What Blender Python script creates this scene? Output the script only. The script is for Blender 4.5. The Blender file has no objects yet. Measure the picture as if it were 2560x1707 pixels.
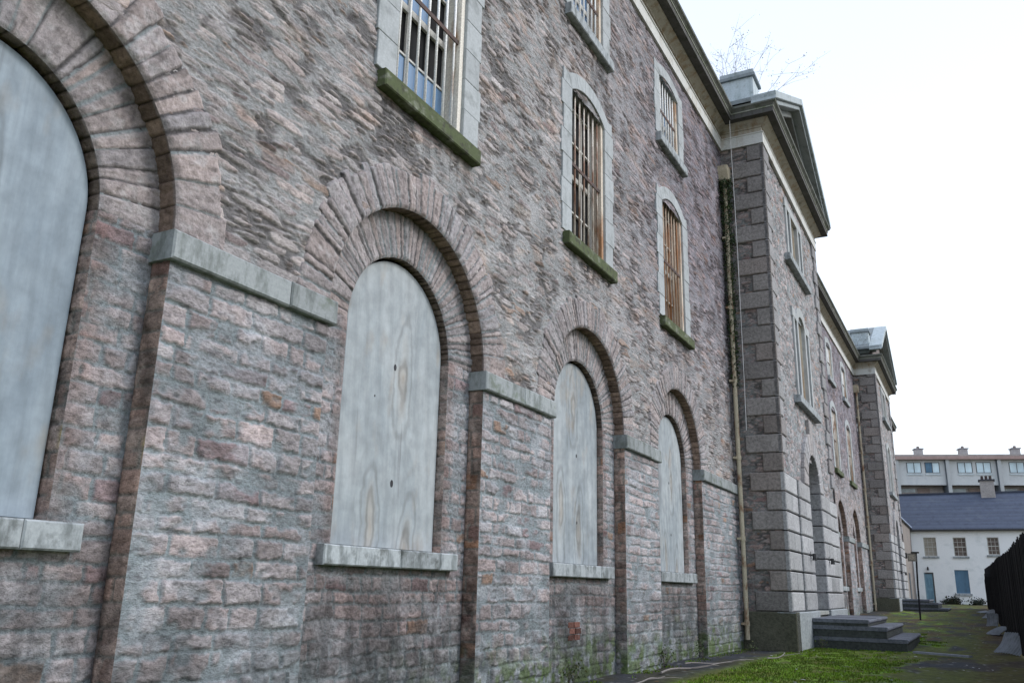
import bpy, math, random
import numpy as np
from mathutils import Vector, Matrix
random.seed(7)
PI = math.pi
C = bpy.context.scene.collection
sc = bpy.context.scene

# ------------------------------------------------------------------ noise
def hsh(a, b=0, s=0):
    a = np.asarray(a).astype(np.int64); b = np.asarray(b).astype(np.int64)
    h = (a*374761393 + b*668265263 + s*974634777) & 0xffffffff
    h = ((h ^ (h >> 13))*1274126177) & 0xffffffff
    h = ((h ^ (h >> 16))*2246822519) & 0xffffffff
    return ((h ^ (h >> 15)) & 0xffffff)/float(0xffffff)
def vn(x, y, s=0):
    ix = np.floor(x); iy = np.floor(y); fx = x-ix; fy = y-iy
    fx = fx*fx*(3-2*fx); fy = fy*fy*(3-2*fy)
    a = hsh(ix, iy, s); b = hsh(ix+1, iy, s); c = hsh(ix, iy+1, s); d = hsh(ix+1, iy+1, s)
    return (a*(1-fx)+b*fx)*(1-fy)+(c*(1-fx)+d*fx)*fy
def fbm(x, y, s=0, o=3):
    t = 0; A = .5; n = 0
    for i in range(o):
        t = t+A*vn(x*2**i, y*2**i, s+i*17); n += A; A *= .55
    return t/n
def ss(a, b, x):
    t = np.clip((x-a)/(b-a), 0, 1); return t*t*(3-2*t)
def lerp(a, b, t): return a+(b-a)*t

# ------------------------------------------------------------------ mesh helpers
FR = (Vector((0,0,0)), Vector((1,0,0)), Vector((0,0,1)), Vector((0,-1,0)))     # facade: u=x v=z w=out
def frame(o, eu, ev=(0,0,1)):
    eu = Vector(eu).normalized(); ev = Vector(ev).normalized(); return (Vector(o), eu, ev, eu.cross(ev))
def empty(name, loc, label=None, cat=None, group=None, parent=None):
    o = bpy.data.objects.new(name, None); C.objects.link(o); o.location = loc
    if parent: o.parent = parent
    tag(o, label, cat, group); return o
def tag(o, label=None, cat=None, group=None, kind=None):
    if label: o['label'] = label
    if cat: o['category'] = cat
    if group: o['group'] = group
    if kind: o['kind'] = kind
    return o
class MB:
    def __init__(s): s.v = []; s.f = []; s.c = []
    def poly(s, pts, col=(.5,.5,.5)):
        n = len(s.v); s.v += [tuple(p) for p in pts]; s.f.append(tuple(range(n, n+len(pts)))); s.c += [col]*len(pts)
    def slab(s, poly, w0, w1, ch=0., fr=FR, col=(.5,.5,.5), side=None, back=False):
        """poly: CCW (seen from outside) list of (u,v); w0 back, w1 front"""
        o, eu, ev, ew = fr; side = side or col
        P = [Vector((p[0], p[1])) for p in poly]; n = len(P)
        cen = sum(P, Vector((0,0)))/n
        if ch > 0:
            I = []
            for i in range(n):
                a = P[i-1]; b = P[i]; c = P[(i+1) % n]
                d1 = (b-a); d2 = (c-b)
                if d1.length < 1e-6 or d2.length < 1e-6: I.append(b); continue
                d1.normalize(); d2.normalize()
                n1 = Vector((-d1.y, d1.x)); n2 = Vector((-d2.y, d2.x)); m = n1+n2
                if m.length < 1e-3: m = n1
                k = ch/max(.35, m.dot(n1)); I.append(b+m*k)
        else: I = P
        T = lambda p, w: o+eu*p[0]+ev*p[1]+ew*w
        s.poly([T(p, w1) for p in I], col)
        for i in range(n):
            j = (i+1) % n
            if ch > 0:
                s.poly([T(P[i], w1-ch), T(P[j], w1-ch), T(I[j], w1), T(I[i], w1)], col)
            s.poly([T(P[i], w0), T(P[j], w0), T(P[j], w1-ch), T(P[i], w1-ch)], side)
        if back: s.poly([T(p, w0) for p in reversed(P)], side)
    def box(s, x0, x1, y0, y1, z0, z1, col=(.5,.5,.5), ch=0.):
        s.slab([(x0,z0),(x1,z0),(x1,z1),(x0,z1)], -y1, -y0, ch, FR, col, None, True)
    def obox(s, cen, ax, ay, az, hx, hy, hz, col=(.5,.5,.5)):
        cen = Vector(cen); ax = Vector(ax).normalized()*hx; ay = Vector(ay).normalized()*hy; az = Vector(az).normalized()*hz
        q = lambda a, b, c: cen+ax*a+ay*b+az*c
        for F in (((-1,-1,-1),(-1,1,-1),(1,1,-1),(1,-1,-1)), ((-1,-1,1),(1,-1,1),(1,1,1),(-1,1,1)),
                  ((-1,-1,-1),(1,-1,-1),(1,-1,1),(-1,-1,1)), ((-1,1,-1),(-1,1,1),(1,1,1),(1,1,-1)),
                  ((-1,-1,-1),(-1,-1,1),(-1,1,1),(-1,1,-1)), ((1,-1,-1),(1,1,-1),(1,1,1),(1,-1,1))):
            s.poly([q(*t) for t in F], col)
    def tube(s, pts, r, n=8, col=(.5,.5,.5), caps=True):
        pts = [Vector(p) for p in pts]; R = r if isinstance(r, (list, tuple)) else [r]*len(pts)
        rings = []
        for i, p in enumerate(pts):
            d = (pts[min(i+1, len(pts)-1)]-pts[max(i-1, 0)]).normalized()
            a = d.orthogonal() if abs(d.z) < .9 else Vector((1,0,0)); a = (a-d*a.dot(d)).normalized(); b = d.cross(a)
            base = len(s.v)
            for k in range(n):
                t = 2*PI*k/n; s.v.append(tuple(p+(a*math.cos(t)+b*math.sin(t))*R[i])); s.c.append(col)
            rings.append(base)
        for i in range(len(rings)-1):
            for k in range(n):
                k2 = (k+1) % n
                s.f.append((rings[i]+k, rings[i]+k2, rings[i+1]+k2, rings[i+1]+k))
        if caps:
            s.f.append(tuple(rings[0]+k for k in reversed(range(n)))); s.f.append(tuple(rings[-1]+k for k in range(n)))
    def build(s, name, mat, parent=None, loc=None, smooth=False):
        me = bpy.data.meshes.new(name); me.from_pydata(s.v, [], s.f)
        a = me.color_attributes.new('Col', 'FLOAT_COLOR', 'POINT')
        arr = np.ones((len(s.v), 4), np.float32); arr[:, :3] = np.array(s.c, np.float32).reshape(-1, 3)
        a.data.foreach_set('color', arr.ravel()); me.materials.append(mat)
        if smooth: me.polygons.foreach_set('use_smooth', [True]*len(me.polygons))
        o = bpy.data.objects.new(name, me); C.objects.link(o)
        if parent: o.parent = parent
        if loc: o.location = loc
        return o

def np_mesh(name, V, Q, col, mat, parent=None, smooth=True):
    """V (n,3) Q (m,k) col (n,3)"""
    me = bpy.data.meshes.new(name); m, k = Q.shape
    me.vertices.add(len(V)); me.vertices.foreach_set('co', V.astype(np.float32).ravel())
    me.loops.add(m*k); me.loops.foreach_set('vertex_index', Q.astype(np.int32).ravel())
    me.polygons.add(m); me.polygons.foreach_set('loop_start', np.arange(0, m*k, k, dtype=np.int32))
    me.polygons.foreach_set('use_smooth', np.full(m, smooth))
    me.update(calc_edges=True)
    a = me.color_attributes.new('Col', 'FLOAT_COLOR', 'POINT')
    arr = np.ones((len(V), 4), np.float32); arr[:, :3] = col
    a.data.foreach_set('color', arr.ravel()); me.materials.append(mat)
    o = bpy.data.objects.new(name, me); C.objects.link(o)
    if parent: o.parent = parent
    return o
def hfield(name, fr, us, vs, func, mat, parent=None, keep=None):
    U, V = np.meshgrid(us, vs); h, col = func(U, V)
    o, eu, ev, ew = [np.array(t) for t in fr]
    P = o+U[..., None]*eu+V[..., None]*ev+h[..., None]*ew
    nv, nu = U.shape; I = np.arange(nv*nu).reshape(nv, nu)
    Q = np.stack([I[:-1, :-1], I[:-1, 1:], I[1:, 1:], I[1:, :-1]], -1).reshape(-1, 4)
    if keep is not None:
        uc = (U[:-1, :-1]+U[1:, 1:])/2; vc = (V[:-1, :-1]+V[1:, 1:])/2
        Q = Q[keep(uc, vc).ravel()]
    used = np.zeros(nv*nu, bool); used[Q.ravel()] = True; rm = np.cumsum(used)-1
    return np_mesh(name, P.reshape(-1, 3)[used], rm[Q], col.reshape(-1, 3)[used], mat, parent)
def grid_u(x0, x1, edges=(), dmin=.0115, k=1/4800.):
    xs = [x0]; x = x0
    while x < x1:
        x += max(dmin, x*abs(x)*k*.9 if x > 0 else dmin*2); xs.append(min(x, x1))
    xs = np.array(xs)
    for e in edges:
        if x0 < e < x1: i = np.argmin(abs(xs-e)); xs[i] = e
    return np.unique(xs)

# ------------------------------------------------------------------ stone patterns
def stones(U, V, seed, rh, ln, warp, gap, zr=(-1, 17)):
    rng = np.random.RandomState(seed)
    rb = [zr[0]]
    while rb[-1] < zr[1]: rb.append(rb[-1]+rng.uniform(*rh))
    rb = np.array(rb)
    Vw = V+warp*(fbm(U/.9, V/.5, seed)-.5)*2+warp*.5*(vn(U/.17, V/.12, seed+3)-.5)
    r = np.clip(np.searchsorted(rb, Vw.ravel())-1, 0, len(rb)-2).reshape(V.shape)
    dz = np.minimum(Vw-rb[r], rb[r+1]-Vw)
    L = ln*(.65+.7*hsh(r, 3, seed))
    Uw = U+warp*1.3*(fbm(U/.3+50, V/.2, seed+5)-.5)+hsh(r, 9, seed)*7
    t = Uw/L; k = np.floor(t)
    jl = k+.6*(hsh(k, r, seed+1)-.5); jr = k+1+.6*(hsh(k+1, r, seed+1)-.5)
    lo = t < jl; hi = t > jr
    k2 = np.where(lo, k-1, np.where(hi, k+1, k))
    jl = k2+.6*(hsh(k2, r, seed+1)-.5); jr = k2+1+.6*(hsh(k2+1, r, seed+1)-.5)
    dx = np.minimum(t-jl, jr-t)*L
    d = np.minimum(np.minimum(dx, dz), (dx+dz)*.62)
    d = d+(fbm(U/.05, V/.035, seed+8)-.5)*gap*1.6
    s = ss(gap*.45, gap*1.0, d)
    return s, k2, r, d
PINK = np.array([.43,.35,.335]); GREYS = np.array([.395,.38,.385]); ORN = np.array([.39,.265,.20]); DARKS = np.array([.25,.19,.19])
MORT = np.array([.27,.305,.315])
def stonecol(k, r, seed, U, V, s, orange=.06, purple=0., mort=MORT):
    a = hsh(k, r, seed+21)[..., None]; b = hsh(k, r, seed+22)[..., None]; c = hsh(k, r, seed+23)[..., None]
    col = lerp(PINK, GREYS, a*.8)*(.70+.58*b)
    col = np.where(c > 1-orange, ORN*(.7+.5*b), col)
    col = np.where(c < .06, DARKS*(.9+.5*b), col)
    col = col*(.66+.68*fbm(U/.09, V/.055, seed+30, 3)[..., None])
    m = mort*(.82+.36*fbm(U/.15, V/.1, seed+31)[..., None])
    col = lerp(m, col, s[..., None])
    lich = ss(.52, .66, fbm(U/.35, V/.2, seed+33, 4))[..., None]
    col = lerp(col, np.array([.50,.50,.52]), lich*.42)
    blk = ss(.66, .8, fbm(U/.10, V/.045, seed+35, 3))[..., None]
    col = lerp(col, np.array([.10,.095,.10]), blk*.55)
    if purple: col = lerp(col, col*np.array([.88,.86,.98]), purple)
    return col
def damp(col, U, V, z0=0., seed=1):
    z = V-z0
    g = ss(1.15, .1, z+(fbm(U/.5, V/.4, seed+61)-.5)*1.1)[..., None]
    grey = np.array([.29,.335,.35])*(.55+.9*fbm(U/.09, V/.07, seed+62)[..., None])
    col = lerp(col, grey, g*.62)
    dk_ = (ss(1.5, .3, z+(fbm(U/.8, V/.3, seed+66)-.5)*1.2)*ss(.40, .62, fbm(U/.16, V/.10, seed+67)))[..., None]; col = lerp(col, col*.48, dk_*.8)
    m = (ss(.75, .05, z+(fbm(U/.35, V/.25, seed+63)-.5)*.9)*ss(6., 10.5, U)*ss(.38, .55, fbm(U/.12, V/.12, seed+64)))[..., None]
    col = lerp(col, np.array([.10,.15,.045])*(.5+1.*fbm(U/.05, V/.05, seed+65)[..., None]), m*.85)
    return col
SPR = 3.72                  # springing height of the arches
def voro(U, V, sx, sz, seed, p=2.4):
    x = U/sx; y = V/sz; x = x+.5*(np.floor(y) % 2); ix = np.floor(x); iy = np.floor(y)
    F1 = np.full(U.shape, 9.); F2 = np.full(U.shape, 9.); K = np.zeros(U.shape, np.int64); R = np.zeros(U.shape, np.int64); CX = np.zeros(U.shape); CY = np.zeros(U.shape)
    for di in (-1, 0, 1):
        for dj in (-1, 0, 1):
            a = ix+di; b = iy+dj
            px = a+.5+.95*(hsh(a, b, seed)-.5); py = b+.5+.8*(hsh(a, b, seed+1)-.5)
            dx = x-px; dy = y-py; d = (np.abs(dx)**p+np.abs(dy)**p)**(1/p)
            n = d < F1; F2 = np.where(n, F1, np.minimum(F2, d)); F1 = np.where(n, d, F1)
            K = np.where(n, a, K).astype(np.int64); R = np.where(n, b, R).astype(np.int64); CX = np.where(n, dx*sx, CX); CY = np.where(n, dy*sz, CY)
    return (F2-F1)*.5*sz, K, R, CX, CY
def rubble(U, V, seed, s1=(.44, .098), s2=(.24, .056), gap=.015, mix_=(.44, .5)):
    """random rubble: two sizes of angular stones, tilted faces, partly smeared pointing"""
    Uw = U+.03*(fbm(U/.15, V/.1, seed+5)-.5); Vw = V+.04*(fbm(U/1.4, V/.6, seed+6)-.5)+.010*(fbm(U/.12, V/.06, seed+7)-.5)
    eA, kA, rA, xA, yA = voro(Uw, Vw, *s1, seed); eB, kB, rB, xB, yB = voro(Uw+3, Vw, *s2, seed+11)
    m = hsh(kA, rA, seed+2) < .42            # some big stones are broken up into small ones
    e = np.where(m, np.minimum(eB, eA*1.0+.004), eA); k = np.where(m, kB+5000, kA); r = np.where(m, rB, rA); x = np.where(m, xB, xA); y = np.where(m, yB, yA)
    e = e+(fbm(U/.07, V/.045, seed+8, 2)-.5)*gap*.8
    s = ss(gap*.40, gap*.95, e)
    sm = ss(.25, .40, fbm(U/.38, V/.16, seed+9, 3)); sv = s*(.22+.78*sm)
    tz = (hsh(k, r, seed+12)-.30)*.17; tx = (hsh(k, r, seed+13)-.5)*.10
    h = sv*(.005+.011*hsh(k, r, seed+14)+tz*y+tx*x*.3)+.007*(fbm(U/.14, V/.035, seed+15)-.5)
    crack = (1-s)*sm*ss(.46, .62, fbm(U/.4, V/.25, seed+16))
    return h-crack*.014, sv, k, r, crack
def smear(U, V, seed, lo=.35, hi=.7, sc=.35):
    return ss(lo, hi, fbm(U/sc, V/(sc*.6), seed+41, 3))

# ------------------------------------------------------------------ materials
def newmat(name):
    m = bpy.data.materials.new(name); m.use_nodes = True; nt = m.node_tree
    b = nt.nodes['Principled BSDF']; return m, nt, b
def N(nt, t, **kw):
    n = nt.nodes.new(t)
    for k, v in kw.items():
        if k in n.inputs: n.inputs[k].default_value = v
        else: setattr(n, k, v)
    return n
def coords(nt, scale=(1,1,1), rot=(0,0,0), world=True):
    g = N(nt, 'ShaderNodeNewGeometry') if world else N(nt, 'ShaderNodeTexCoord')
    mp = N(nt, 'ShaderNodeMapping'); mp.inputs['Scale'].default_value = scale; mp.inputs['Rotation'].default_value = rot
    nt.links.new(g.outputs['Position' if world else 'Object'], mp.inputs['Vector']); return mp.outputs['Vector']
def noise(nt, vec, scale, detail=4, rough=.6, dist=0.):
    n = N(nt, 'ShaderNodeTexNoise'); n.inputs['Scale'].default_value = scale; n.inputs['Detail'].default_value = detail
    n.inputs['Roughness'].default_value = rough; n.inputs['Distortion'].default_value = dist
    nt.links.new(vec, n.inputs['Vector']); return n.outputs['Fac']
def ramp(nt, fac, stops):
    r = N(nt, 'ShaderNodeValToRGB'); cr = r.color_ramp
    while len(cr.elements) < len(stops): cr.elements.new(.5)
    for e, (p, c) in zip(cr.elements, stops):
        e.position = p; e.color = (*c, 1) if len(c) == 3 else c
    nt.links.new(fac, r.inputs['Fac']); return r.outputs['Color']
def mix(nt, a, b, fac, mode='MIX'):
    m = N(nt, 'ShaderNodeMix', data_type='RGBA', blend_type=mode)
    for sock, v in ((m.inputs[6], a), (m.inputs[7], b), (m.inputs[0], fac)):
        if hasattr(v, 'is_output') or isinstance(v, bpy.types.NodeSocket): nt.links.new(v, sock)
        elif isinstance(v, (int, float)): sock.default_value = v
        else: sock.default_value = (*v, 1)
    return m.outputs[2]
def g3(x): return (x, x, x)
def bump(nt, b, h, strength=.5, dist=.01, prev=None):
    n = N(nt, 'ShaderNodeBump'); n.inputs['Strength'].default_value = strength; n.inputs['Distance'].default_value = dist
    nt.links.new(h, n.inputs['Height'])
    if prev: nt.links.new(prev, n.inputs['Normal'])
    nt.links.new(n.outputs['Normal'], b.inputs['Normal']); return n.outputs['Normal']
def stone_mat(name, stretch=(1,1,3), var=.35, bs=.7, bd=.02, fine=55, rough=.93, pit=.0):
    m, nt, b = newmat(name)
    at = N(nt, 'ShaderNodeAttribute', attribute_name='Col')
    v = coords(nt, stretch); n1 = noise(nt, v, fine*.35, 6, .68); n2 = noise(nt, v, fine, 4, .7)
    v2 = coords(nt, (1,1,1)); n3 = noise(nt, v2, 1.7, 4, .6)
    r1 = ramp(nt, n1, [(.25, g3(1-var*1.25)), (.55, g3(1.)), (.8, g3(1+var*.6))])
    r3 = ramp(nt, n3, [(.3, g3(.86)), (.7, g3(1.12))])
    c = mix(nt, mix(nt, at.outputs['Color'], r1, 1., 'MULTIPLY'), r3, 1., 'MULTIPLY')
    if pit:
        n4 = noise(nt, coords(nt, (1,1,1.6)), 85, 3, .6)
        c = mix(nt, c, ramp(nt, n4, [(.30, g3(1-pit)), (.46, g3(1.)), (.60, g3(1.)), (.72, g3(1+pit*.7))]), 1., 'MULTIPLY')
    nt.links.new(c, b.inputs['Base Color']); b.inputs['Roughness'].default_value = rough
    b.inputs['Specular IOR Level'].default_value = .25
    p = bump(nt, b, n1, bs, bd); bump(nt, b, n2, bs*.6, bd*.35, p)
    return m
M_RUB = stone_mat('rubble', (1,1,2.0), .45, .9, .022, 62, pit=.35)
M_COU = stone_mat('squared_stone', (1,1,1.35), .48, 1., .025, 62, pit=.5)
M_VOU = stone_mat('arch_stone', (1,1,1), .42, .9, .02, 60, pit=.25)
M_GRA = stone_mat('granite', (1,1,1), .42, .9, .028, 45, pit=.3)
M_DRS = stone_mat('dressed_stone', (1,1,.35), .2, .3, .006, 40)
def simple(name, col, rough=.7, var=.25, scale=8, stretch=(1,1,1), bs=.2, bd=.005, spec=.3, metal=0., world=True):
    m, nt, b = newmat(name); v = coords(nt, stretch, world=world); n = noise(nt, v, scale, 5, .6)
    c = ramp(nt, n, [(.25, tuple(x*(1-var) for x in col)), (.75, tuple(min(1, x*(1+var)) for x in col))])
    nt.links.new(c, b.inputs['Base Color']); b.inputs['Roughness'].default_value = rough
    b.inputs['Specular IOR Level'].default_value = spec; b.inputs['Metallic'].default_value = metal
    bump(nt, b, n, bs, bd); return m
M_BACK = simple('dark_interior', (.012,.012,.013), .9)
def stained(name, base, stain, stain2, rough=.85, sc=1.3, lo=.5, hi=.68, vstretch=.25):
    """painted/dressed stone with streaks of dirt; attribute Col multiplies"""
    m, nt, b = newmat(name)
    at = N(nt, 'ShaderNodeAttribute', attribute_name='Col')
    v = coords(nt, (1,1,vstretch)); n = noise(nt, v, sc*4, 6, .65); n2 = noise(nt, coords(nt, (1,1,1)), 30, 5, .7)
    c = mix(nt, base, stain, ramp(nt, n, [(lo, g3(0)), (hi, g3(1))]))
    n3 = noise(nt, coords(nt, (1,1,1.3)), sc*2.3, 5, .6)
    c = mix(nt, c, stain2, ramp(nt, n3, [(.55, g3(0)), (.72, g3(.9))]))
    c = mix(nt, c, ramp(nt, n2, [(.25, g3(.8)), (.75, g3(1.12))]), 1., 'MULTIPLY')
    c = mix(nt, c, at.outputs['Color'], 1., 'MULTIPLY')
    nt.links.new(c, b.inputs['Base Color']); b.inputs['Roughness'].default_value = rough; b.inputs['Specular IOR Level'].default_value = .25
    bump(nt, b, n2, .35, .006); return m
W = (1,1,1)
M_FRI = stained('pale_frieze', (.60,.61,.59), (.50,.47,.42), (.33,.31,.27), lo=.5, hi=.7)
M_BED = stained('beige_moulding', (.44,.41,.35), (.32,.24,.16), (.17,.155,.12), lo=.48, hi=.66)
M_COR = stained('dark_corona', (.085,.082,.078), (.05,.055,.04), (.13,.13,.115))
M_GUT = stained('mossy_fascia', (.13,.135,.12), (.06,.075,.04), (.22,.22,.2), vstretch=1)
M_LEAD = stained('pediment_cap', (.42,.47,.49), (.33,.38,.39), (.2,.23,.21))
M_SIL = stained('grey_sill', (.37,.40,.415), (.19,.21,.215), (.10,.11,.105), sc=2.2, lo=.46, hi=.62, vstretch=.35)
M_MOSS = stained('mossy_sill', (.088,.108,.05), (.05,.047,.038), (.25,.265,.215), sc=2.5, vstretch=1)
M_STR = stained('string_stone', (.32,.345,.35), (.18,.20,.195), (.15,.18,.14), sc=2.1, lo=.46, hi=.62, vstretch=.35)
M_SUR = stained('window_stone', (.40,.425,.435), (.31,.335,.34), (.22,.235,.235), sc=1.2, vstretch=.5)
def board_mat(t=(1,1,1)):
    m, nt, b = newmat('weathered_board')
    oi = N(nt, 'ShaderNodeObjectInfo')
    tc = N(nt, 'ShaderNodeTexCoord')
    ad = N(nt, 'ShaderNodeVectorMath', operation='MULTIPLY_ADD')
    cmb = N(nt, 'ShaderNodeCombineXYZ')
    for i in range(3): nt.links.new(oi.outputs['Random'], cmb.inputs[i])
    nt.links.new(cmb.outputs[0], ad.inputs[0]); ad.inputs[1].default_value = (17, 5, 9); nt.links.new(tc.outputs['Object'], ad.inputs[2])
    def mp(s):
        q = N(nt, 'ShaderNodeMapping'); q.inputs['Scale'].default_value = s; nt.links.new(ad.outputs[0], q.inputs['Vector']); return q.outputs[0]
    grain = noise(nt, mp((26,1,1.6)), 1.6, 6, .7, .5)
    broad = noise(nt, mp((1.5,1,.55)), 1.1, 5, .6, .8)
    w = N(nt, 'ShaderNodeTexWave', wave_type='RINGS', rings_direction='Y'); w.inputs['Scale'].default_value = 1.5
    w.inputs['Distortion'].default_value = 7; w.inputs['Detail'].default_value = 3; w.inputs['Detail Scale'].default_value = .8; w.inputs['Detail Roughness'].default_value = .5
    nt.links.new(mp((1.2,1,.26)), w.inputs['Vector'])
    c = ramp(nt, broad, [(.30, (.25,.285,.31)), (.5, (.335,.37,.39)), (.72, (.42,.45,.465))])
    c = mix(nt, c, ramp(nt, grain, [(.3, g3(.92)), (.55, g3(1.)), (.75, g3(1.04))]), 1., 'MULTIPLY')
    c = mix(nt, c, ramp(nt, w.outputs['Fac'], [(0, g3(.86)), (.35, g3(1)), (1, g3(1.05))]), .55, 'MULTIPLY')
    st = noise(nt, mp((4.5,1,.30)), 1.1, 4, .6, .5)
    c = mix(nt, c, (.13,.12,.125), ramp(nt, st, [(.60, g3(0)), (.72, g3(.7))]))
    ta = noise(nt, mp((2.2,1,1)), 1.6, 3, .5)
    c = mix(nt, c, (.36,.30,.235), ramp(nt, ta, [(.58, g3(0)), (.74, g3(.5))]))
    sb = N(nt, 'ShaderNodeVectorMath', operation='MULTIPLY_ADD'); nt.links.new(cmb.outputs[0], sb.inputs[0]); sb.inputs[1].default_value = (.5, 0, -1.3); nt.links.new(tc.outputs['Object'], sb.inputs[2])
    nz = N(nt, 'ShaderNodeTexNoise'); nz.inputs['Scale'].default_value = 1.7; nz.inputs['Detail'].default_value = 3; nt.links.new(sb.outputs[0], nz.inputs['Vector'])
    dv = N(nt, 'ShaderNodeVectorMath', operation='MULTIPLY_ADD'); nt.links.new(nz.outputs['Color'], dv.inputs[0]); dv.inputs[1].default_value = (.30, 0, .8); nt.links.new(sb.outputs[0], dv.inputs[2])
    for kx, kz in ((-.05, 2.0), (.62, 1.75), (.38, 3.6)):
        q = N(nt, 'ShaderNodeVectorMath', operation='SUBTRACT'); nt.links.new(dv.outputs[0], q.inputs[0]); q.inputs[1].default_value = (kx, 0, kz)
        q2 = N(nt, 'ShaderNodeVectorMath', operation='MULTIPLY'); nt.links.new(q.outputs[0], q2.inputs[0]); q2.inputs[1].default_value = (3.6, 0, .9)
        ln_ = N(nt, 'ShaderNodeVectorMath', operation='LENGTH'); nt.links.new(q2.outputs[0], ln_.inputs[0])
        a1 = N(nt, 'ShaderNodeMath', operation='MULTIPLY'); nt.links.new(ln_.outputs['Value'], a1.inputs[0]); a1.inputs[1].default_value = 19.
        a2 = N(nt, 'ShaderNodeMath', operation='SINE'); nt.links.new(a1.outputs[0], a2.inputs[0])
        a3 = N(nt, 'ShaderNodeMath', operation='MULTIPLY_ADD'); nt.links.new(a2.outputs[0], a3.inputs[0]); a3.inputs[1].default_value = .5; a3.inputs[2].default_value = .5
        fade = ramp(nt, ln_.outputs['Value'], [(.0, g3(.75)), (.6, g3(.5)), (1., g3(0))])
        c = mix(nt, c, mix(nt, c, ramp(nt, a3.outputs[0], [(0, (.62,.60,.58)), (.5, g3(1)), (1, g3(1.06))]), 1., 'MULTIPLY'), fade)
        c = mix(nt, c, mix(nt, c, (1.05, .88, .74), 1., 'MULTIPLY'), ramp(nt, ln_.outputs['Value'], [(.0, g3(.9)), (.45, g3(.0))]))
    bl = noise(nt, mp((3.,1,3.)), 2.0, 5, .6)
    c = mix(nt, c, ramp(nt, bl, [(.3, g3(.80)), (.7, g3(1.08))]), 1., 'MULTIPLY')
    sp = N(nt, 'ShaderNodeSeparateXYZ'); nt.links.new(tc.outputs['Object'], sp.inputs[0])
    c = mix(nt, c, t, 1., 'MULTIPLY')
    nt.links.new(c, b.inputs['Base Color']); b.inputs['Roughness'].default_value = .8; b.inputs['Specular IOR Level'].default_value = .2
    bump(nt, b, grain, .25, .003); return m
M_BOARD = board_mat(); M_BOARDB = board_mat((.84,.90,.97))
def rusty(name, paint, rust, lo, hi, sc=6, stretch=(1,1,.3)):
    m, nt, b = newmat(name); n = noise(nt, coords(nt, stretch), sc, 6, .65)
    c = mix(nt, paint, rust, ramp(nt, n, [(lo, g3(0)), (hi, g3(1))]))
    n2 = noise(nt, coords(nt, (1,1,1)), 45, 3); c = mix(nt, c, ramp(nt, n2, [(.3, g3(.75)), (.7, g3(1.15))]), 1., 'MULTIPLY')
    nt.links.new(c, b.inputs['Base Color']); b.inputs['Roughness'].default_value = .75; bump(nt, b, n2, .3, .002); return m
M_BAR = rusty('painted_iron_bar', (.92,.91,.88), (.42,.26,.17), .60, .76)
M_BARR = rusty('rusty_iron_bar', (.72,.66,.58), (.26,.14,.09), .46, .60)
M_BARO = rusty('orange_rusted_bar', (.50,.42,.33), (.33,.15,.06), .42, .58, 4)
M_RUSTB = rusty('rusted_back_sheet', (.30,.15,.07), (.13,.07,.045), .45, .65, 3)
M_CROSS = rusty('rusted_crossbar', (.09,.04,.025), (.045,.025,.02), .4, .6)
M_JAMB = rusty('cream_iron_jamb', (.72,.68,.60), (.40,.22,.10), .52, .68, 4)
M_JAMBR = rusty('orange_rust_jamb', (.66,.58,.48), (.36,.18,.08), .47, .62, 3)
M_SASH = rusty('old_cream_sash', (.56,.55,.51), (.2,.15,.11), .55, .7, 5)
M_PIPE = rusty('cream_downpipe', (.50,.44,.32), (.22,.11,.055), .52, .66, 5, (1,1,.5))
mg, nt, b = newmat('old_glass'); b.inputs['Base Color'].default_value = (.12,.22,.36,1); b.inputs['Roughness'].default_value = .12; b.inputs['Specular IOR Level'].default_value = .9  # blue base colour stands in for the reflected sky
bump(nt, b, noise(nt, coords(nt), 3, 2), .15, .02)
M_GLASS = mg
M_CREAMB = rusty('cream_boarding', (.50,.45,.36), (.36,.2,.09), .52, .66, 2.5)

# ------------------------------------------------------------------ the long stone building
BLD = empty('stone_building', (0,0,0), 'long purplish rubble-stone institution with arched boarded windows, barred upper windows and pedimented pavilions', 'building')
BAYS = [2.57, 7.2, 11.925, 16.5]
RW = 1.425; RI = .93; PD = .19; BD = .30
PX0, PX1, PY = 21.0, 29.35, -1.1
WIN1 = dict(z0=6.45, sp=2.55, rise=.22, hw=.7); WIN2 = dict(z0=10.5, sp=1.5, rise=.13, hw=.66)
def wall_keep(bays, z_lo=-1):
    def k(U, V):
        m = np.ones(U.shape, bool)
        for c in bays:
            m &= ~((abs(U-c) < RW) & (V < SPR))
            m &= ~((np.hypot(U-c, V-SPR) < RW+.06) & (V >= SPR))
            for w in (WIN1, WIN2):
                m &= ~((abs(U-c) < w['hw']+.12) & (V > w['z0']-.1) & (V < w['z0']+w['sp']+.06))
        return m
    return k
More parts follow.
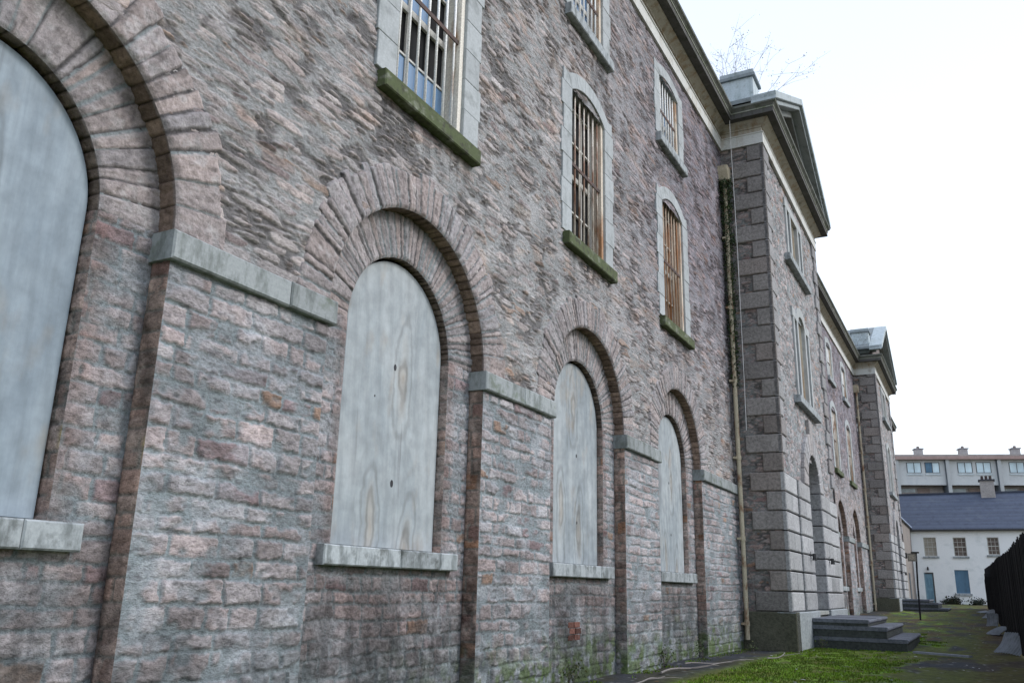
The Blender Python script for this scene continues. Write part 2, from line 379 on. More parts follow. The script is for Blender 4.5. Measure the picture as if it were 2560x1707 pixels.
def wall_func(bays, seed, far=False):
    def f(U, V):
        Wp = .07*(fbm(U/.5, V/.35, seed+90)-.5)
        sA, kA, rA, dA = stones(U, V, seed, (.125,.195), .40, .035, .024)          # squared blocks below the string
        up = ss(SPR-.12, SPR-.02, V)
        smA = smear(U, V, seed, .32, .52, .24); sA = sA*(.10+.90*smA)
        cA = stonecol(kA, rA, seed, U, V, sA, .022)*(.80+.22*ss(.35, .6, fbm(U/.7, V/.5, seed+97, 3))[..., None])*np.array([.97,.99,1.02])
        hB, sB, kB, rB, ck = rubble(U, V, seed+100)
        cB = stonecol(kB, rB, seed+100, U, V, sB, .05, mort=np.array([.30,.325,.335])); cB = lerp(cB, cB.mean(-1, keepdims=True)*np.array([1.05,.985,.95]), .4)
        dash = ss(.68, .78, fbm(U/.20, V/.045, seed+95, 2))*ss(.4, .55, fbm(U/.5, V/.25, seed+96)); ck = np.maximum(ck*.75, dash*.7)
        cB = lerp(cB, np.array([.075,.062,.062]), (ck*.85)[..., None])
        wm = ss(.58, .74, fbm(U/.5, V/.2, seed+94))[..., None]; cB = lerp(cB, cB*np.array([1.05,.95,.88]), wm)
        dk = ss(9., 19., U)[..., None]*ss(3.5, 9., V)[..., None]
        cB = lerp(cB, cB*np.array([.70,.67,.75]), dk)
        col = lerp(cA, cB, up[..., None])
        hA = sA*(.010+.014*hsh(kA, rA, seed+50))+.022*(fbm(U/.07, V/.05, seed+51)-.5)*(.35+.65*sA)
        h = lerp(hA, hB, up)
        te = 1.
        for c in bays:
            for e in (c-RW, c+RW):
                te = te*np.where(V < SPR, ss(.0, .03, abs(U-e)), 1)
            for w in (WIN1, WIN2):      # dirt that ran off the sills
                st = ss(1.0, .8, abs(U-c))*ss(w['z0']-1.3, w['z0']-.25, V)*(V < w['z0'])*ss(.4, .62, fbm(U/.08, V/.8, seed+70))
                col = lerp(col, col*.5, (st*.7)[..., None])
        col = damp(col, U, V, 0, seed)
        return (h-.004)*te, col
    return f
def ring(c, r0, r1, n0, y_front, y_back, seed, jit=.07, dark=.0, name='outer_arch', irr=.35, revcol=(.27,.195,.155), res=.015):
    """half ring of rough voussoirs at springing height, front face and soffit as one mesh"""
    rng = np.random.RandomState(seed); a = 0.; ang = []
    while a < PI-1e-6:
        w = PI/n0*(1+rng.uniform(-irr, irr)*1.1)
        if rng.rand() < .12: w *= 1.7
        ang.append(a); a += w
    if PI-ang[-1] < PI/n0*.5: ang.pop()
    ang = np.array(ang+[PI]); ns = len(ang)-1
    tint = rng.rand(ns); br = rng.uniform(.84, 1.12, ns); ro = r1+rng.uniform(-jit, jit, ns); st = rng.uniform(-.008, .010, ns); gapw = rng.uniform(.4, 1.5, ns+1); tilt = rng.uniform(-.03, .03, ns)
    def cell(t):
        k = np.clip(np.searchsorted(ang, t.ravel(), side='right')-1, 0, ns-1).reshape(t.shape); return k
    ts = np.linspace(0, PI, int(PI*r1/res)); rs = np.arange(r0, r1+jit+res, res); T, R_ = np.meshgrid(ts, rs)
    Tw = T+.012*(fbm(T*r1/.12, R_/.12, seed, 2)-.5)
    k = cell(Tw); d0 = (Tw-ang[k])*R_/gapw[k]; d1 = (ang[k+1]-Tw)*R_/gapw[k+1]; d = np.minimum(d0, d1)
    X = T*r1; nz = fbm(X/.05, R_/.07, seed+1); nf = fbm(X/.02, R_/.03, seed+2, 2)
    sm = ss(.004, .022, d+(fbm(X/.03, R_/.05, seed+3)-.5)*.014)
    h = sm*.012+st[k]*sm+.018*(nz-.5)+.012*(nf-.5)+tilt[k]*(Tw-ang[k])*R_
    h = h*ss(0, .03, R_-r0)-(1-ss(0, .025, R_-r0))*.010
    if jit > 0: h = h-.09*ss(-.02, .012, R_-ro[k])
    base = lerp(np.array([.375,.315,.30]), np.array([.335,.315,.325]), tint[k][..., None])*br[k][..., None]*(1-dark)
    base = base*(.74+.52*fbm(X/.04, R_/.12, seed+4)[..., None]); base = lerp(base, np.array([.43,.42,.42]), (ss(.56, .72, fbm(X/.13, R_/.1, seed+5))*.45)[..., None])
    base = lerp(base, np.array([.12,.105,.10]), (ss(.66, .8, fbm(X/.06, R_/.15, seed+6))*.6)[..., None])
    jc = np.where((hsh(k, 1, seed) > .5)[..., None], np.array([.085,.08,.082]), MORT*.8)
    col = lerp(jc, base, sm[..., None])
    P = np.stack([c-R_*np.cos(T), y_front-h, SPR+R_*np.sin(T)], -1)
    I = np.arange(T.size).reshape(T.shape); Q = np.stack([I[:-1, :-1], I[1:, :-1], I[1:, 1:], I[:-1, 1:]], -1).reshape(-1, 4)
    V1 = P.reshape(-1, 3); C1 = col.reshape(-1, 3)
    ys = np.linspace(0, 1, 14); T2, Y = np.meshgrid(ts, ys); k = cell(T2); X = T2*r0; yy = y_front+.010+(y_back-y_front-.010)*Y
    d = np.minimum(T2-ang[k], ang[k+1]-T2)*r0; s2 = ss(.002, .014, d)
    hr = (1-s2)*.012+.020*(fbm(X/.05, yy/.05, seed+8)-.5)*ss(0, .15, Y)+(st[k]*.6)*ss(0, .1, Y)
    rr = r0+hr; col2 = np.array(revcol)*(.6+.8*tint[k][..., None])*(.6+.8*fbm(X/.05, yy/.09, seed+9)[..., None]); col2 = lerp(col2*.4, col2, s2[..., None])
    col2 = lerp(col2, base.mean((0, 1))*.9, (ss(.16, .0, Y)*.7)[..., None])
    P2 = np.stack([c-rr*np.cos(T2), yy, SPR+rr*np.sin(T2)], -1)
    P2[0] = P[0]
    J = np.arange(T2.size).reshape(T2.shape)+len(V1); Q2 = np.stack([J[:-1, :-1], J[:-1, 1:], J[1:, 1:], J[1:, :-1]], -1).reshape(-1, 4)
    return np_mesh(name, np.r_[V1, P2.reshape(-1, 3)], np.r_[Q, Q2], np.r_[C1, col2.reshape(-1, 3)], M_VOU, BLD)
def reveal(name, x, facing, y0, y1, z0, z1, seed, brown=1., parent=None):
    d = y1-y0
    fr = frame((x, y0, 0), (0,-1,0)) if facing < 0 else frame((x, y0, 0), (0,1,0))
    us = np.linspace(-d, 0, max(6, int(d/.02))) if facing < 0 else np.linspace(0, d, max(6, int(d/.02)))
    vs = np.arange(z0, z1+.019, .02)
    def f(U, V):
        s, k, r, dd = stones(U+x*3, V, seed, (.1,.2), .3, .02, .014)
        col = stonecol(k, r, seed, U, V, s)
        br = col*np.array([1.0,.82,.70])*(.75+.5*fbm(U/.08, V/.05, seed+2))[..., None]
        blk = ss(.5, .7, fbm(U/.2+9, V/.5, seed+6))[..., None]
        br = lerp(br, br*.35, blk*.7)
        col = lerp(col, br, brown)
        if x < 6: 
            yl = (ss(.62,.72,fbm(U/.05, V/.5, 77))*ss(1.9,2.3,V)*ss(3.,2.6,V))[..., None]; col = lerp(col, np.array([.30,.25,.04]), yl*.9)
        col = damp(col, U+x, V, 0, seed)
        e = ss(0, .03, np.minimum(abs(U-us[0]), abs(U-us[-1])))
        h = (s*.014+.016*(fbm(U/.05, V/.04, seed+4)-.5))*e
        return h, col
    return hfield(name, fr, us, vs, f, M_COU, parent or BLD)
def arch_pts(hw, zb, zs, n=24, cx=0.):
    return [(cx-hw, zb), (cx+hw, zb)]+[(cx+hw*math.cos(t), zs+hw*math.sin(t)) for t in [PI*k/n for k in range(n+1)]]
def panel(c, seed, far=False):
    es = [c-RW, c-RI, c+RI, c+RW]
    us = grid_u(c-RW, c+RW, es) if not far else np.unique(np.r_[np.linspace(c-RW, c-RI, 10), np.linspace(c-RI, c+RI, 24), np.linspace(c+RI, c+RW, 10)])
    vs = np.arange(-.2, SPR+.02, .016 if not far else .03)
    def f(U, V):
        s, k, r, d = stones(U, V, seed, (.11,.17), .34, .03, .020)
        sm = smear(U, V, seed, .3, .55, .3); s = s*(.3+.7*sm)
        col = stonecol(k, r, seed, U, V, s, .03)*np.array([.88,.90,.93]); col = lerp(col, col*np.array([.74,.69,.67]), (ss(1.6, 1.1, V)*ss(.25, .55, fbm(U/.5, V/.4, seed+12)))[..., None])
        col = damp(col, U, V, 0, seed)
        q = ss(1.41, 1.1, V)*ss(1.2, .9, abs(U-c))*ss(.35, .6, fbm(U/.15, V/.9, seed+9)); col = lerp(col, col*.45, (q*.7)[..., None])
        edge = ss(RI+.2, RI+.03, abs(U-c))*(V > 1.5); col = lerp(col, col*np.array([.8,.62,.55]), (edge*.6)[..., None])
        h = s*.016+.02*(fbm(U/.06, V/.04, seed+1)-.5)+.01*(fbm(U/.02, V/.015, seed+2, 2)-.5)
        h = h*ss(0, .04, np.minimum(np.minimum(abs(U-c-RI), abs(U-c+RI)), np.minimum(abs(U-c-RW), abs(U-c+RW))))
        return h, col
    fr = (Vector((0, PD, 0)), FR[1], FR[2], FR[3])
    keep = lambda U, V: ~((abs(U-c) < RI) & (V > 1.5))
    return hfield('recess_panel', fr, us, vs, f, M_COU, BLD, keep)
def boarded(c, seed, extra):
    """boarded arched window: part with board, sill, batten, screws"""
    m = MB(); m.slab([(p[0], p[1]) for p in arch_pts(RI-.03, 1.60, SPR, 36)], -.022, 0, .003, FR, W, None, True)
    bw = m.build('boarded_window', M_BOARDB if seed == 1 else M_BOARD, BLD, (c, BD-.02, 0))
    s = MB(); rng = random.Random(seed); x = -1.13
    while x < 1.12:
        x2 = min(1.13, x+rng.uniform(.7, 1.2)); x2 = 1.13 if 1.13-x2 < .3 else x2; g = rng.uniform(.85, 1.15)
        s.box(x+.002, x2-.002, -.20, .1, 1.405, 1.585, g3(g), .012); x = x2
    s.build('sill', M_SIL, bw)
    b = MB(); b.slab(arch_pts(RI+.02, 1.4, SPR, 24), -.26, -.25, 0, FR, W)
    b.build('backing', M_BACK, bw)
    hm = simple('hole_%d' % seed, (.03,.03,.035)) if extra else None
    for (sx, sz, r) in extra:
        k = MB(); k.slab([(sx+r*math.cos(t)*.8, sz+r*1.3*math.sin(t)) for t in [2*PI*i/10 for i in range(10)]], 0, .003, 0, FR, (.03,.03,.035)); k.build('bolt_hole', hm, bw)
    if seed == 2:
        t = MB(); t.slab([(-RI+.01, 1.62), (-RI+.10, 1.62), (-RI+.10, 3.9), (-RI+.035, 3.9), (-RI+.01, 3.7)], .001, .016, .002, FR, W)
        t.build('batten', M_BOARD, bw)
    return bw

edges = [e for c in BAYS for e in (c-RW, c+RW)]
us = grid_u(-1.5, PX0, edges)
vs = np.arange(-.2, 12.80, .0122)
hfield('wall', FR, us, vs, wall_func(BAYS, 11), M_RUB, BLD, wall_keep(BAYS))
NV = [29, 45, 46, 44]
for i, c in enumerate(BAYS):
    ring(c, RW, RW+.47, NV[i], -.006, PD+.02, 30+i, .06)
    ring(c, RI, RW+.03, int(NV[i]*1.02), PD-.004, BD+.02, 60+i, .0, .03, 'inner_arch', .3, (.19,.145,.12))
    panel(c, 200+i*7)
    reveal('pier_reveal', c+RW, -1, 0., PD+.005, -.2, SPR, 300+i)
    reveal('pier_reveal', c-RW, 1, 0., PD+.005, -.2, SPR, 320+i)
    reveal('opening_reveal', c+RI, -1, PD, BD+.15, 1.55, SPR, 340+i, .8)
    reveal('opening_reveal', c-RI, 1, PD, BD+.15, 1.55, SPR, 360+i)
EX = [[(-.1, 3.6, .012), (.33, 3.0, .02), (.5, 1.75, .012)], [(.02, 3.47, .028), (.08, 2.25, .03), (-.3, 3.1, .01)], [(.08, 3.2, .022), (.1, 2.2, .018)], [(.05, 3.3, .02), (.1, 2.3, .02)]]
for i, c in enumerate(BAYS): boarded(c, 1+i, EX[i])
# string course pieces on the piers, wrapping into the recesses
piers = [(-1.5, BAYS[0]-RW)]+[(BAYS[i]+RW, BAYS[i+1]-RW) for i in range(3)]+[(BAYS[3]+RW, PX0)]
def string(x0, x1, seed, la=True, rb=True):
    rng = random.Random(seed); m = MB(); a = x0-(.045 if la else 0); e = x1+(.045 if rb else 0); x = a
    while x < e-.01:
        x2 = x+rng.uniform(.9, 1.6); x2 = e if e-x2 < .5 else x2; dz = rng.uniform(-.006, .006); g = rng.uniform(.82, 1.12)
        m.box(x+.002, x2-.002, -.07-dz, PD+.03, 3.495+dz, 3.72+dz, (g, g, g*1.0), .014); x = x2
    return m.build('string_course', M_STR, BLD)
for i, (a, b_) in enumerate(piers): string(a, b_, 80+i, i > 0, i < 4)
# brick patch beside pier 3 foot
m = MB()
for r in range(3):
    for q in range(2): m.box(11.50+q*.21+.05*(r % 2), 11.69+q*.21+.05*(r % 2), PD-.014-.004*q, PD+.03, .55+r*.085, .625+r*.085, tuple(np.array([.15,.07,.055])*(1+.4*((r*2+q) % 3-1))), .005)
m.build('brick_patch', M_VOU, BLD)

# barred windows
def barred(wd, sillmat, barmat, jambmat, seed, missing=(), backmat=None):
    hw, sp, rise = wd['hw'], wd['sp'], wd['rise']; rng = random.Random(seed)
    R = (hw*hw+rise*rise)/(2*rise); zc = sp+rise-R; al = math.asin(hw/R)
    top = lambda x, off=0.: zc+math.sqrt(max(0, (R-off)**2-x*x))
    m = MB(); z = 0.; k = 0; n = max(3, round(sp/.46)); dz = sp/n
    for k in range(n):
        w = .385 if k % 2 else .335
        for s in (-1, 1):
            w2 = w+rng.uniform(-.02, .02); x0, x1 = (hw, hw+w2) if s > 0 else (-hw-w2, -hw); g = rng.uniform(.93, 1.06)
            m.slab([(x0, k*dz+.002), (x1, k*dz+.002), (x1, (k+1)*dz-.002), (x0, (k+1)*dz-.002)], -.26, .022+rng.uniform(-.003, .003), .006, FR, g3(g))
    R2 = R+.26; so = hw+.33
    for s in (-1, 1):
        P = [(hw, sp), (so, sp), (so, sp+.24), (R2*math.sin(al), zc+R2*math.cos(al))]
        if s < 0: P = [(-x, y) for x, y in P][::-1]
        m.slab(P, -.26, .024, .006, FR, g3(1.))
    nv = 5
    for k in range(nv):
        a0 = -al+2*al*k/nv; a1 = -al+2*al*(k+1)/nv
        ins = [(R*math.sin(a0+(a1-a0)*q/4), zc+R*math.cos(a0+(a1-a0)*q/4)) for q in range(5)]
        out = [(R2*math.sin(a1-.0+(a0-a1)*q/4), zc+R2*math.cos(a1+(a0-a1)*q/4)) for q in range(5)]
        m.slab((ins+out), -.26, .024, .006, FR, g3(rng.uniform(.93, 1.06)))
    w_ = m.build('barred_window', M_SUR, BLD)
    s = MB(); s.box(-hw-.29, hw+.29, -.12, .22, -.235, -.035, W, .014); s.build('sill', sillmat, w_)
    j = MB()
    j.box(-hw, -hw+.035, .1, .2, -.03, sp+.02, W, .003); j.box(hw-.085, hw, .02, .24, -.03, sp+.04, W, .003)
    j.box(-hw+.035, hw-.05, .1, .17, -.034, .0, W, .003); j.build('iron_frame', jambmat, w_)
    nb = 7; b_ = MB()
    for k in range(nb):
        x = -hw+.035+(2*hw-.085)*(k+.5)/nb; b_.tube([(x, .075, -.03), (x, .075, top(x)+.01)], .0165, 8)
    b_.build('bar_grille', barmat, w_, smooth=True)
    c = MB(); zz = .52*sp; c.box(-hw, hw, .048, .062, zz-.035, zz+.03, W, .003); c.build('crossbar', M_CROSS, w_)
    sh = MB(); g = MB(); y = .2; nx, nz = 3, 4; x0, x1 = -hw+.035, hw-.085
    sh.box(x0, x0+.05, y, y+.05, 0, top(x0+.03), W); sh.box(x1-.05, x1, y, y+.05, 0, top(x1-.03)-.02, W)
    for k in range(nx-1):
        x = x0+(x1-x0)*(k+1)/nx; sh.box(x-.012, x+.012, y+.005, y+.035, .01, top(x)+.0, W)
    for k in range(nz+1):
        z = .02+(sp-.05)*k/nz; t = .045 if k in (0, 2) else .014; sh.box(x0+.05, x1-.05, y+.002, y+.04, z-t, z+t, W)
    sh.build('sash', M_SASH, w_)
    for i in range(nx):
        for k in range(nz):
            if (i, k) in missing: continue
            xa, xb = x0+(x1-x0)*i/nx+.014, x0+(x1-x0)*(i+1)/nx-.014; za, zb = .02+(sp-.05)*k/nz+.015, .02+(sp-.05)*(k+1)/nz-.015
            g.poly([(xa, y+.02, za), (xb, y+.02+rng.uniform(-.004, .004), za), (xb, y+.02, zb), (xa, y+.02+rng.uniform(-.004, .004), zb)])
    g.build('pane', M_GLASS, w_)
    bk = MB(); bk.poly([(-hw, .255, -.03), (hw, .255, -.03), (hw, .255, sp+rise+.05), (-hw, .255, sp+rise+.05)]); bk.build('backing', backmat or M_BACK, w_)
    return w_
def cp(o, loc, parent=None):
    c = o.copy(); C.objects.link(c); c.parent = parent or o.parent; c.location = loc
    for ch in o.children:
        d = ch.copy(); C.objects.link(d); d.parent = c
    return c
w1a = barred(WIN1, M_MOSS, M_BAR, M_JAMB, 5, {(0,1),(1,1),(2,1),(2,2)})
w1b = barred(WIN1, M_MOSS, M_BARR, M_JAMBR, 6, {(i, k) for i in range(3) for k in range(4) if (i, k) != (0, 3)})
w1c = barred(WIN1, M_MOSS, M_BARO, M_JAMBR, 8, {(i, k) for i in range(3) for k in range(4)}, M_RUSTB)
w2a = barred(WIN2, M_SIL, M_BAR, M_JAMBR, 7, {(0,1),(2,3)})
w1a.location = (BAYS[1], 0, WIN1['z0']); cp(w1a, (BAYS[0], 0, WIN1['z0']))
w1b.location = (BAYS[2]-.08, 0, WIN1['z0']); w1c.location = (BAYS[3]-.1, 0, WIN1['z0'])
w2a.location = (BAYS[2]-.08, 0, WIN2['z0'])
for x in (BAYS[0], BAYS[1], BAYS[3]-.08): cp(w2a, (x, 0, WIN2['z0']))

# ---- second and third stretches of wall (beyond the pavilions)
X2, X3 = 48.6, 71.0
P2 = X2-PX0
BAY2 = [34.75, 39.5, 44.25]; BAY3 = [61.2, 65.9]
def farwall(x0, x1, bays, seed):
    ed = [e for c in bays for e in (c-RW, c+RW)]
    us = np.unique(np.r_[np.arange(x0, x1, .10), x1, ed]); vs = np.arange(-.2, 12.8, .045)
    hfield('wall', FR, us, vs, wall_func(bays, seed), M_RUB, BLD, wall_keep(bays))
    for i, c in enumerate(bays):
        ring(c, RW, RW+.47, 36, -.006, PD+.02, seed+i, .05, res=.04)
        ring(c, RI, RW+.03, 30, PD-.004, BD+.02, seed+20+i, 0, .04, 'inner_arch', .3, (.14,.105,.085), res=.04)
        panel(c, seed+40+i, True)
        for s in (-1, 1):
            reveal('pier_reveal', c-s*RW, s, 0., PD+.005, -.2, SPR, seed+50+i)
            reveal('opening_reveal', c-s*RI, s, PD, BD+.15, 1.55, SPR, seed+60+i)
        boarded(c, seed+i, []); cp(w1b, (c, 0, WIN1['z0'])); cp(w2a, (c, 0, WIN2['z0']))
    pr = [(x0, bays[0]-RW)]+[(bays[i]+RW, bays[i+1]-RW) for i in range(len(bays)-1)]+[(bays[-1]+RW, x1)]
    for i, (a, b_) in enumerate(pr): string(a, b_, seed+i, i > 0, i < len(pr)-1)
farwall(PX1, X2, BAY2, 411)
farwall(X2+PX1-PX0, X3, BAY3, 511)
m = MB()
for a, b_ in ((-1.5, PX0), (PX1, X2), (X2+8.35, X3)): m.poly([(a, .62, -.2), (b_, .62, -.2), (b_, .62, 13.3), (a, .62, 13.3)])
m.poly([(X3, 0, -.2), (X3, 12, -.2), (X3, 12, 13.3), (X3, 0, 13.3)], (.3,.28,.28)); m.poly([(-1.5, 12, -.2), (-1.5, 0, -.2), (-1.5, 0, 13.3), (-1.5, 12, 13.3)], (.3,.28,.28))
m.build('light_block_backing', M_BACK, BLD)  # unseen dark planes added behind the facade to block light, with end walls

# ---- cornice swept round the pavilions
def sweep(path, prof, name, mat, parent, cols=None):
    """path in xy (outside on the right hand when walking +x, i.e. -y); prof list of (out, z)"""
    P = [Vector((p[0], p[1])) for p in path]; n = len(P); m = MB()
    off = []
    for i in range(n):
        d1 = (P[i]-P[i-1]).normalized() if i else None; d2 = (P[i+1]-P[i]).normalized() if i < n-1 else None
        n1 = Vector((d1.y, -d1.x)) if d1 else None; n2 = Vector((d2.y, -d2.x)) if d2 else None
        if n1 is None: o = n2
        elif n2 is None: o = n1
        else: s = n1+n2; o = s/(s.dot(n1))
        off.append(o)
    for i in range(n-1):
        L = (P[i+1]-P[i]).length; k = max(1, int(L/1.4))
        for q in range(k):
            for j in range(len(prof)-1):
                (o0, z0), (o1, z1) = prof[j], prof[j+1]
                def pt(t, o, z):
                    a = P[i]+off[i]*o; b_ = P[i+1]+off[i+1]*o; c = a+(b_-a)*t; return (c.x, c.y, z)
                m.poly([pt(q/k, o0, z0), pt((q+1)/k, o0, z0), pt((q+1)/k, o1, z1), pt(q/k, o1, z1)], (cols[j] if cols else W))
    return m.build(name, mat, parent)
PXB0, PXB1 = X2, X2+8.35
PATH = [(-1.5,0), (PX0,0), (PX0,PY), (PX1,PY), (PX1,0), (PXB0,0), (PXB0,PY), (PXB1,PY), (PXB1,0), (X3,0)]
sweep(PATH, [(-.02,12.70), (.055,12.70), (.055,12.99), (.075,13.0), (.075,13.03), (.03,13.03)], 'frieze', M_FRI, BLD)
sweep(PATH, [(.025,13.025), (.028,13.16), (.06,13.17), (.06,13.2), (.10,13.23), (.17,13.28), (.235,13.31), (.24,13.34)], 'bed_moulding', M_BED, BLD)
sweep(PATH, [(.22,13.335), (.43,13.34), (.43,13.475), (.41,13.48)], 'corona', M_COR, BLD)
sweep(PATH, [(.40,13.475), (.445,13.475), (.45,13.50), (.43,13.51), (.47,13.56), (.515,13.60), (.52,13.66), (.50,13.67), (-.1,13.74)], 'gutter', M_GUT, BLD, [(2.2,2.2,2.1)]*2+[W]*6)
sweep(PATH[:2]+[(PX0, 0)], [(-.05, 13.70), (-4.5, 15.2)], 'roof', simple('slate_roof', (.07,.08,.1), .6), BLD) if False else None
m = MB()
for a, b_ in ((-1.5, X3),): m.poly([(a, .2, 13.70), (b_, .2, 13.70), (b_, 6, 14.9), (a, 6, 14.9)]); m.poly([(a, 6, 14.9), (b_, 6, 14.9), (b_, 12, 13.3), (a, 12, 13.3)])
m.build('roof', simple('slate_roof', (.07,.08,.1), .6), BLD)

# ---- pavilion (built at the origin of its left corner, copied for the second)
GC = [(.325,.32,.325), (.29,.288,.29), (.345,.34,.343), (.32,.30,.295)]
CH = .456; ZP = .84; NC = 26
def pavilion():
    Wd = PX1-PX0; cx = Wd/2; rng = random.Random(9)
    frF = frame((0, PY, 0), (1,0,0)); frL = frame((0, PY, 0), (0,-1,0)); frR = frame((Wd, PY, 0), (0,1,0))
    def pf(seed, purple=0):
        def f(U, V):
            h, sv, k, r, ck = rubble(U, V, seed, (.34,.13), (.18,.07), .016)
            col = stonecol(k, r, seed, U, V, sv, .05); col = lerp(col, np.array([.09,.08,.08]), (ck*.6)[..., None])
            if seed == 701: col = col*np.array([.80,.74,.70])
            h = h-.03
            return h, col
        return f
    # front rubble
    def keepF(U, V):
        k = ~((abs(U-cx) < .96) & (V < 4.8))
        k &= ~((abs(U-cx) < 1.15) & (V > 6.3) & (V < 8.9)) & ~((abs(U-cx) < 1.15) & (V > 10.45) & (V < 12.1)); return k
    pav = hfield('pavilion', frF, np.arange(0, Wd+.01, .06), np.arange(.5, 12.72, .028), pf(700), M_RUB, BLD, keepF)
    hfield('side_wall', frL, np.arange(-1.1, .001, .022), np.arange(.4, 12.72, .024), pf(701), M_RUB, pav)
    hfield('side_wall', frR, np.arange(0, 1.101, .06), np.arange(.4, 12.72, .05), pf(702), M_RUB, pav)
    q = MB(); q2 = MB()
    for k in range(NC):
        z0, z1 = ZP+k*CH+.012, ZP+(k+1)*CH-.012; lg = k % 2 == 0
        ls = (.80 if lg else .42)+rng.uniform(-.05, .05); lf = (.46 if lg else .72)+rng.uniform(-.03, .03)
        col = tuple(np.array(rng.choice(GC))*rng.uniform(.8, 1.12)); w = .035
        if z0 > 4.1:
            q.slab([(0-w, z0), (lf, z0), (lf, z1), (0-w, z1)], -.05, w, .022, frF, col)
            q2.slab([(Wd-lf, z0), (Wd+w, z0), (Wd+w, z1), (Wd-lf, z1)], -.05, w, .022, frF, col)
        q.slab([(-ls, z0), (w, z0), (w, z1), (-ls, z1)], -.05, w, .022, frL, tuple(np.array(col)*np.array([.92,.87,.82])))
        q2.slab([(-w, z0), (ls, z0), (ls, z1), (-w, z1)], -.05, w, .022, frR, col)
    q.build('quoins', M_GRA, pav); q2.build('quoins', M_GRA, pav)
    # rusticated ground floor on the front
    b = MB()
    for k in range(7):
        z0, z1 = ZP+k*CH+.016, ZP+(k+1)*CH-.016
        for (a, e) in ((-.045, 1.5), (1.62, cx-.95), (cx+.95, Wd-1.62), (Wd-1.5, Wd+.045)):
            n = 2 if (k % 2 and e-a > 1) else 1
            for t in range(n):
                xa = a+(e-a)*t/n; xb = a+(e-a)*(t+1)/n; inner = .95 < abs((xa+xb)/2-cx) < 2.6
                b.slab([(xa+.006, z0), (xb-.006, z0), (xb-.006, z1), (xa+.006, z1)], -.7 if inner else -.05, .05 if not inner else .08, .024, frF, tuple(np.array(rng.choice(GC[:3]))*np.array([1.,1.02,1.02])*rng.uniform(1.05, 1.4)))
        b.poly([(0, PY-.01, z0-.03), (cx-.95, PY-.01, z0-.03), (cx-.95, PY-.01, z1+.03), (0, PY-.01, z1+.03)], (.09,.09,.095))
        b.poly([(cx+.95, PY-.01, z0-.03), (Wd, PY-.01, z0-.03), (Wd, PY-.01, z1+.03), (cx+.95, PY-.01, z1+.03)], (.09,.09,.095))
    zs = ZP+7*CH; nv = 11
    for k in range(nv):
        a0, a1 = PI*k/nv+.008, PI*(k+1)/nv-.008; ro = 1.55 if k != 5 else 1.95
        P = [(cx+.95*math.cos(a0+(a1-a0)*t/3), zs+.95*math.sin(a0+(a1-a0)*t/3)) for t in range(4)]
        O = [(cx+ro*math.cos(a1+(a0-a1)*t/3), zs+ro*math.sin(a1+(a0-a1)*t/3)) for t in range(4)]
        b.slab((P+O)[::-1], -.7, .08, .02, frF, tuple(np.array(rng.choice(GC))*rng.uniform(1.1, 1.35)))
    b.build('rusticated_base', M_GRA, pav)
    pl = MB(); pl2 = MB(); cp_ = (.34,.37,.385)
    for xa, xb in ((-.09, 2.9), (2.9, cx-.94), (cx+.94, Wd-2.9), (Wd-2.9, Wd+.09)): (pl if xb < cx else pl2).slab([(xa+.003, -.4), (xb-.003, -.4), (xb-.003, ZP), (xa+.003, ZP)], -.3, .12, .02, frF, cp_)
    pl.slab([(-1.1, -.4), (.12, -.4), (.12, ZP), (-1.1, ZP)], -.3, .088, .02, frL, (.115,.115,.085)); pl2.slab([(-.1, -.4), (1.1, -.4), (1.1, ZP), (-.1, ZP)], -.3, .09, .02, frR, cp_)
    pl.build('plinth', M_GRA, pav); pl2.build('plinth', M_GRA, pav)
    d = MB(); d.slab(arch_pts(.97, ZP-.03, zs, 16, cx), -.67, -.65, 0, frF, (.05,.055,.05))
    for i in range(5): d.box(cx-.9+i*.36, cx-.57+i*.36, PY+.62, PY+.655, ZP+.1, zs-.1, (.10,.085,.06), .004)
    d.build('door', M_DRS, pav)
    t = MB(); t.box(cx-.945, cx+.945, PY-.06, PY+.65, ZP-.12, ZP-.02, (.36,.37,.34), .01); t.box(cx-.935, cx+.935, PY+.0, PY+.3, -.4, ZP-.125, (.2,.21,.2)); t.build('threshold', M_GRA, pav)
    for s in (-1, 1):
        l = MB(); x = cx+s*1.55
        l.tube([(x, PY-.05, 2.2), (x, PY-.17, 2.24)], .015, 6, (.03,.03,.03)); l.tube([(x, PY-.17, 2.08), (x, PY-.17, 2.24)], [.06, .04], 8, (.06,.06,.06)); l.box(x-.05, x+.05, PY-.085, PY-.06, 2.12, 2.3, (.12,.12,.12)); l.build('wall_lamp', M_VOU, pav)
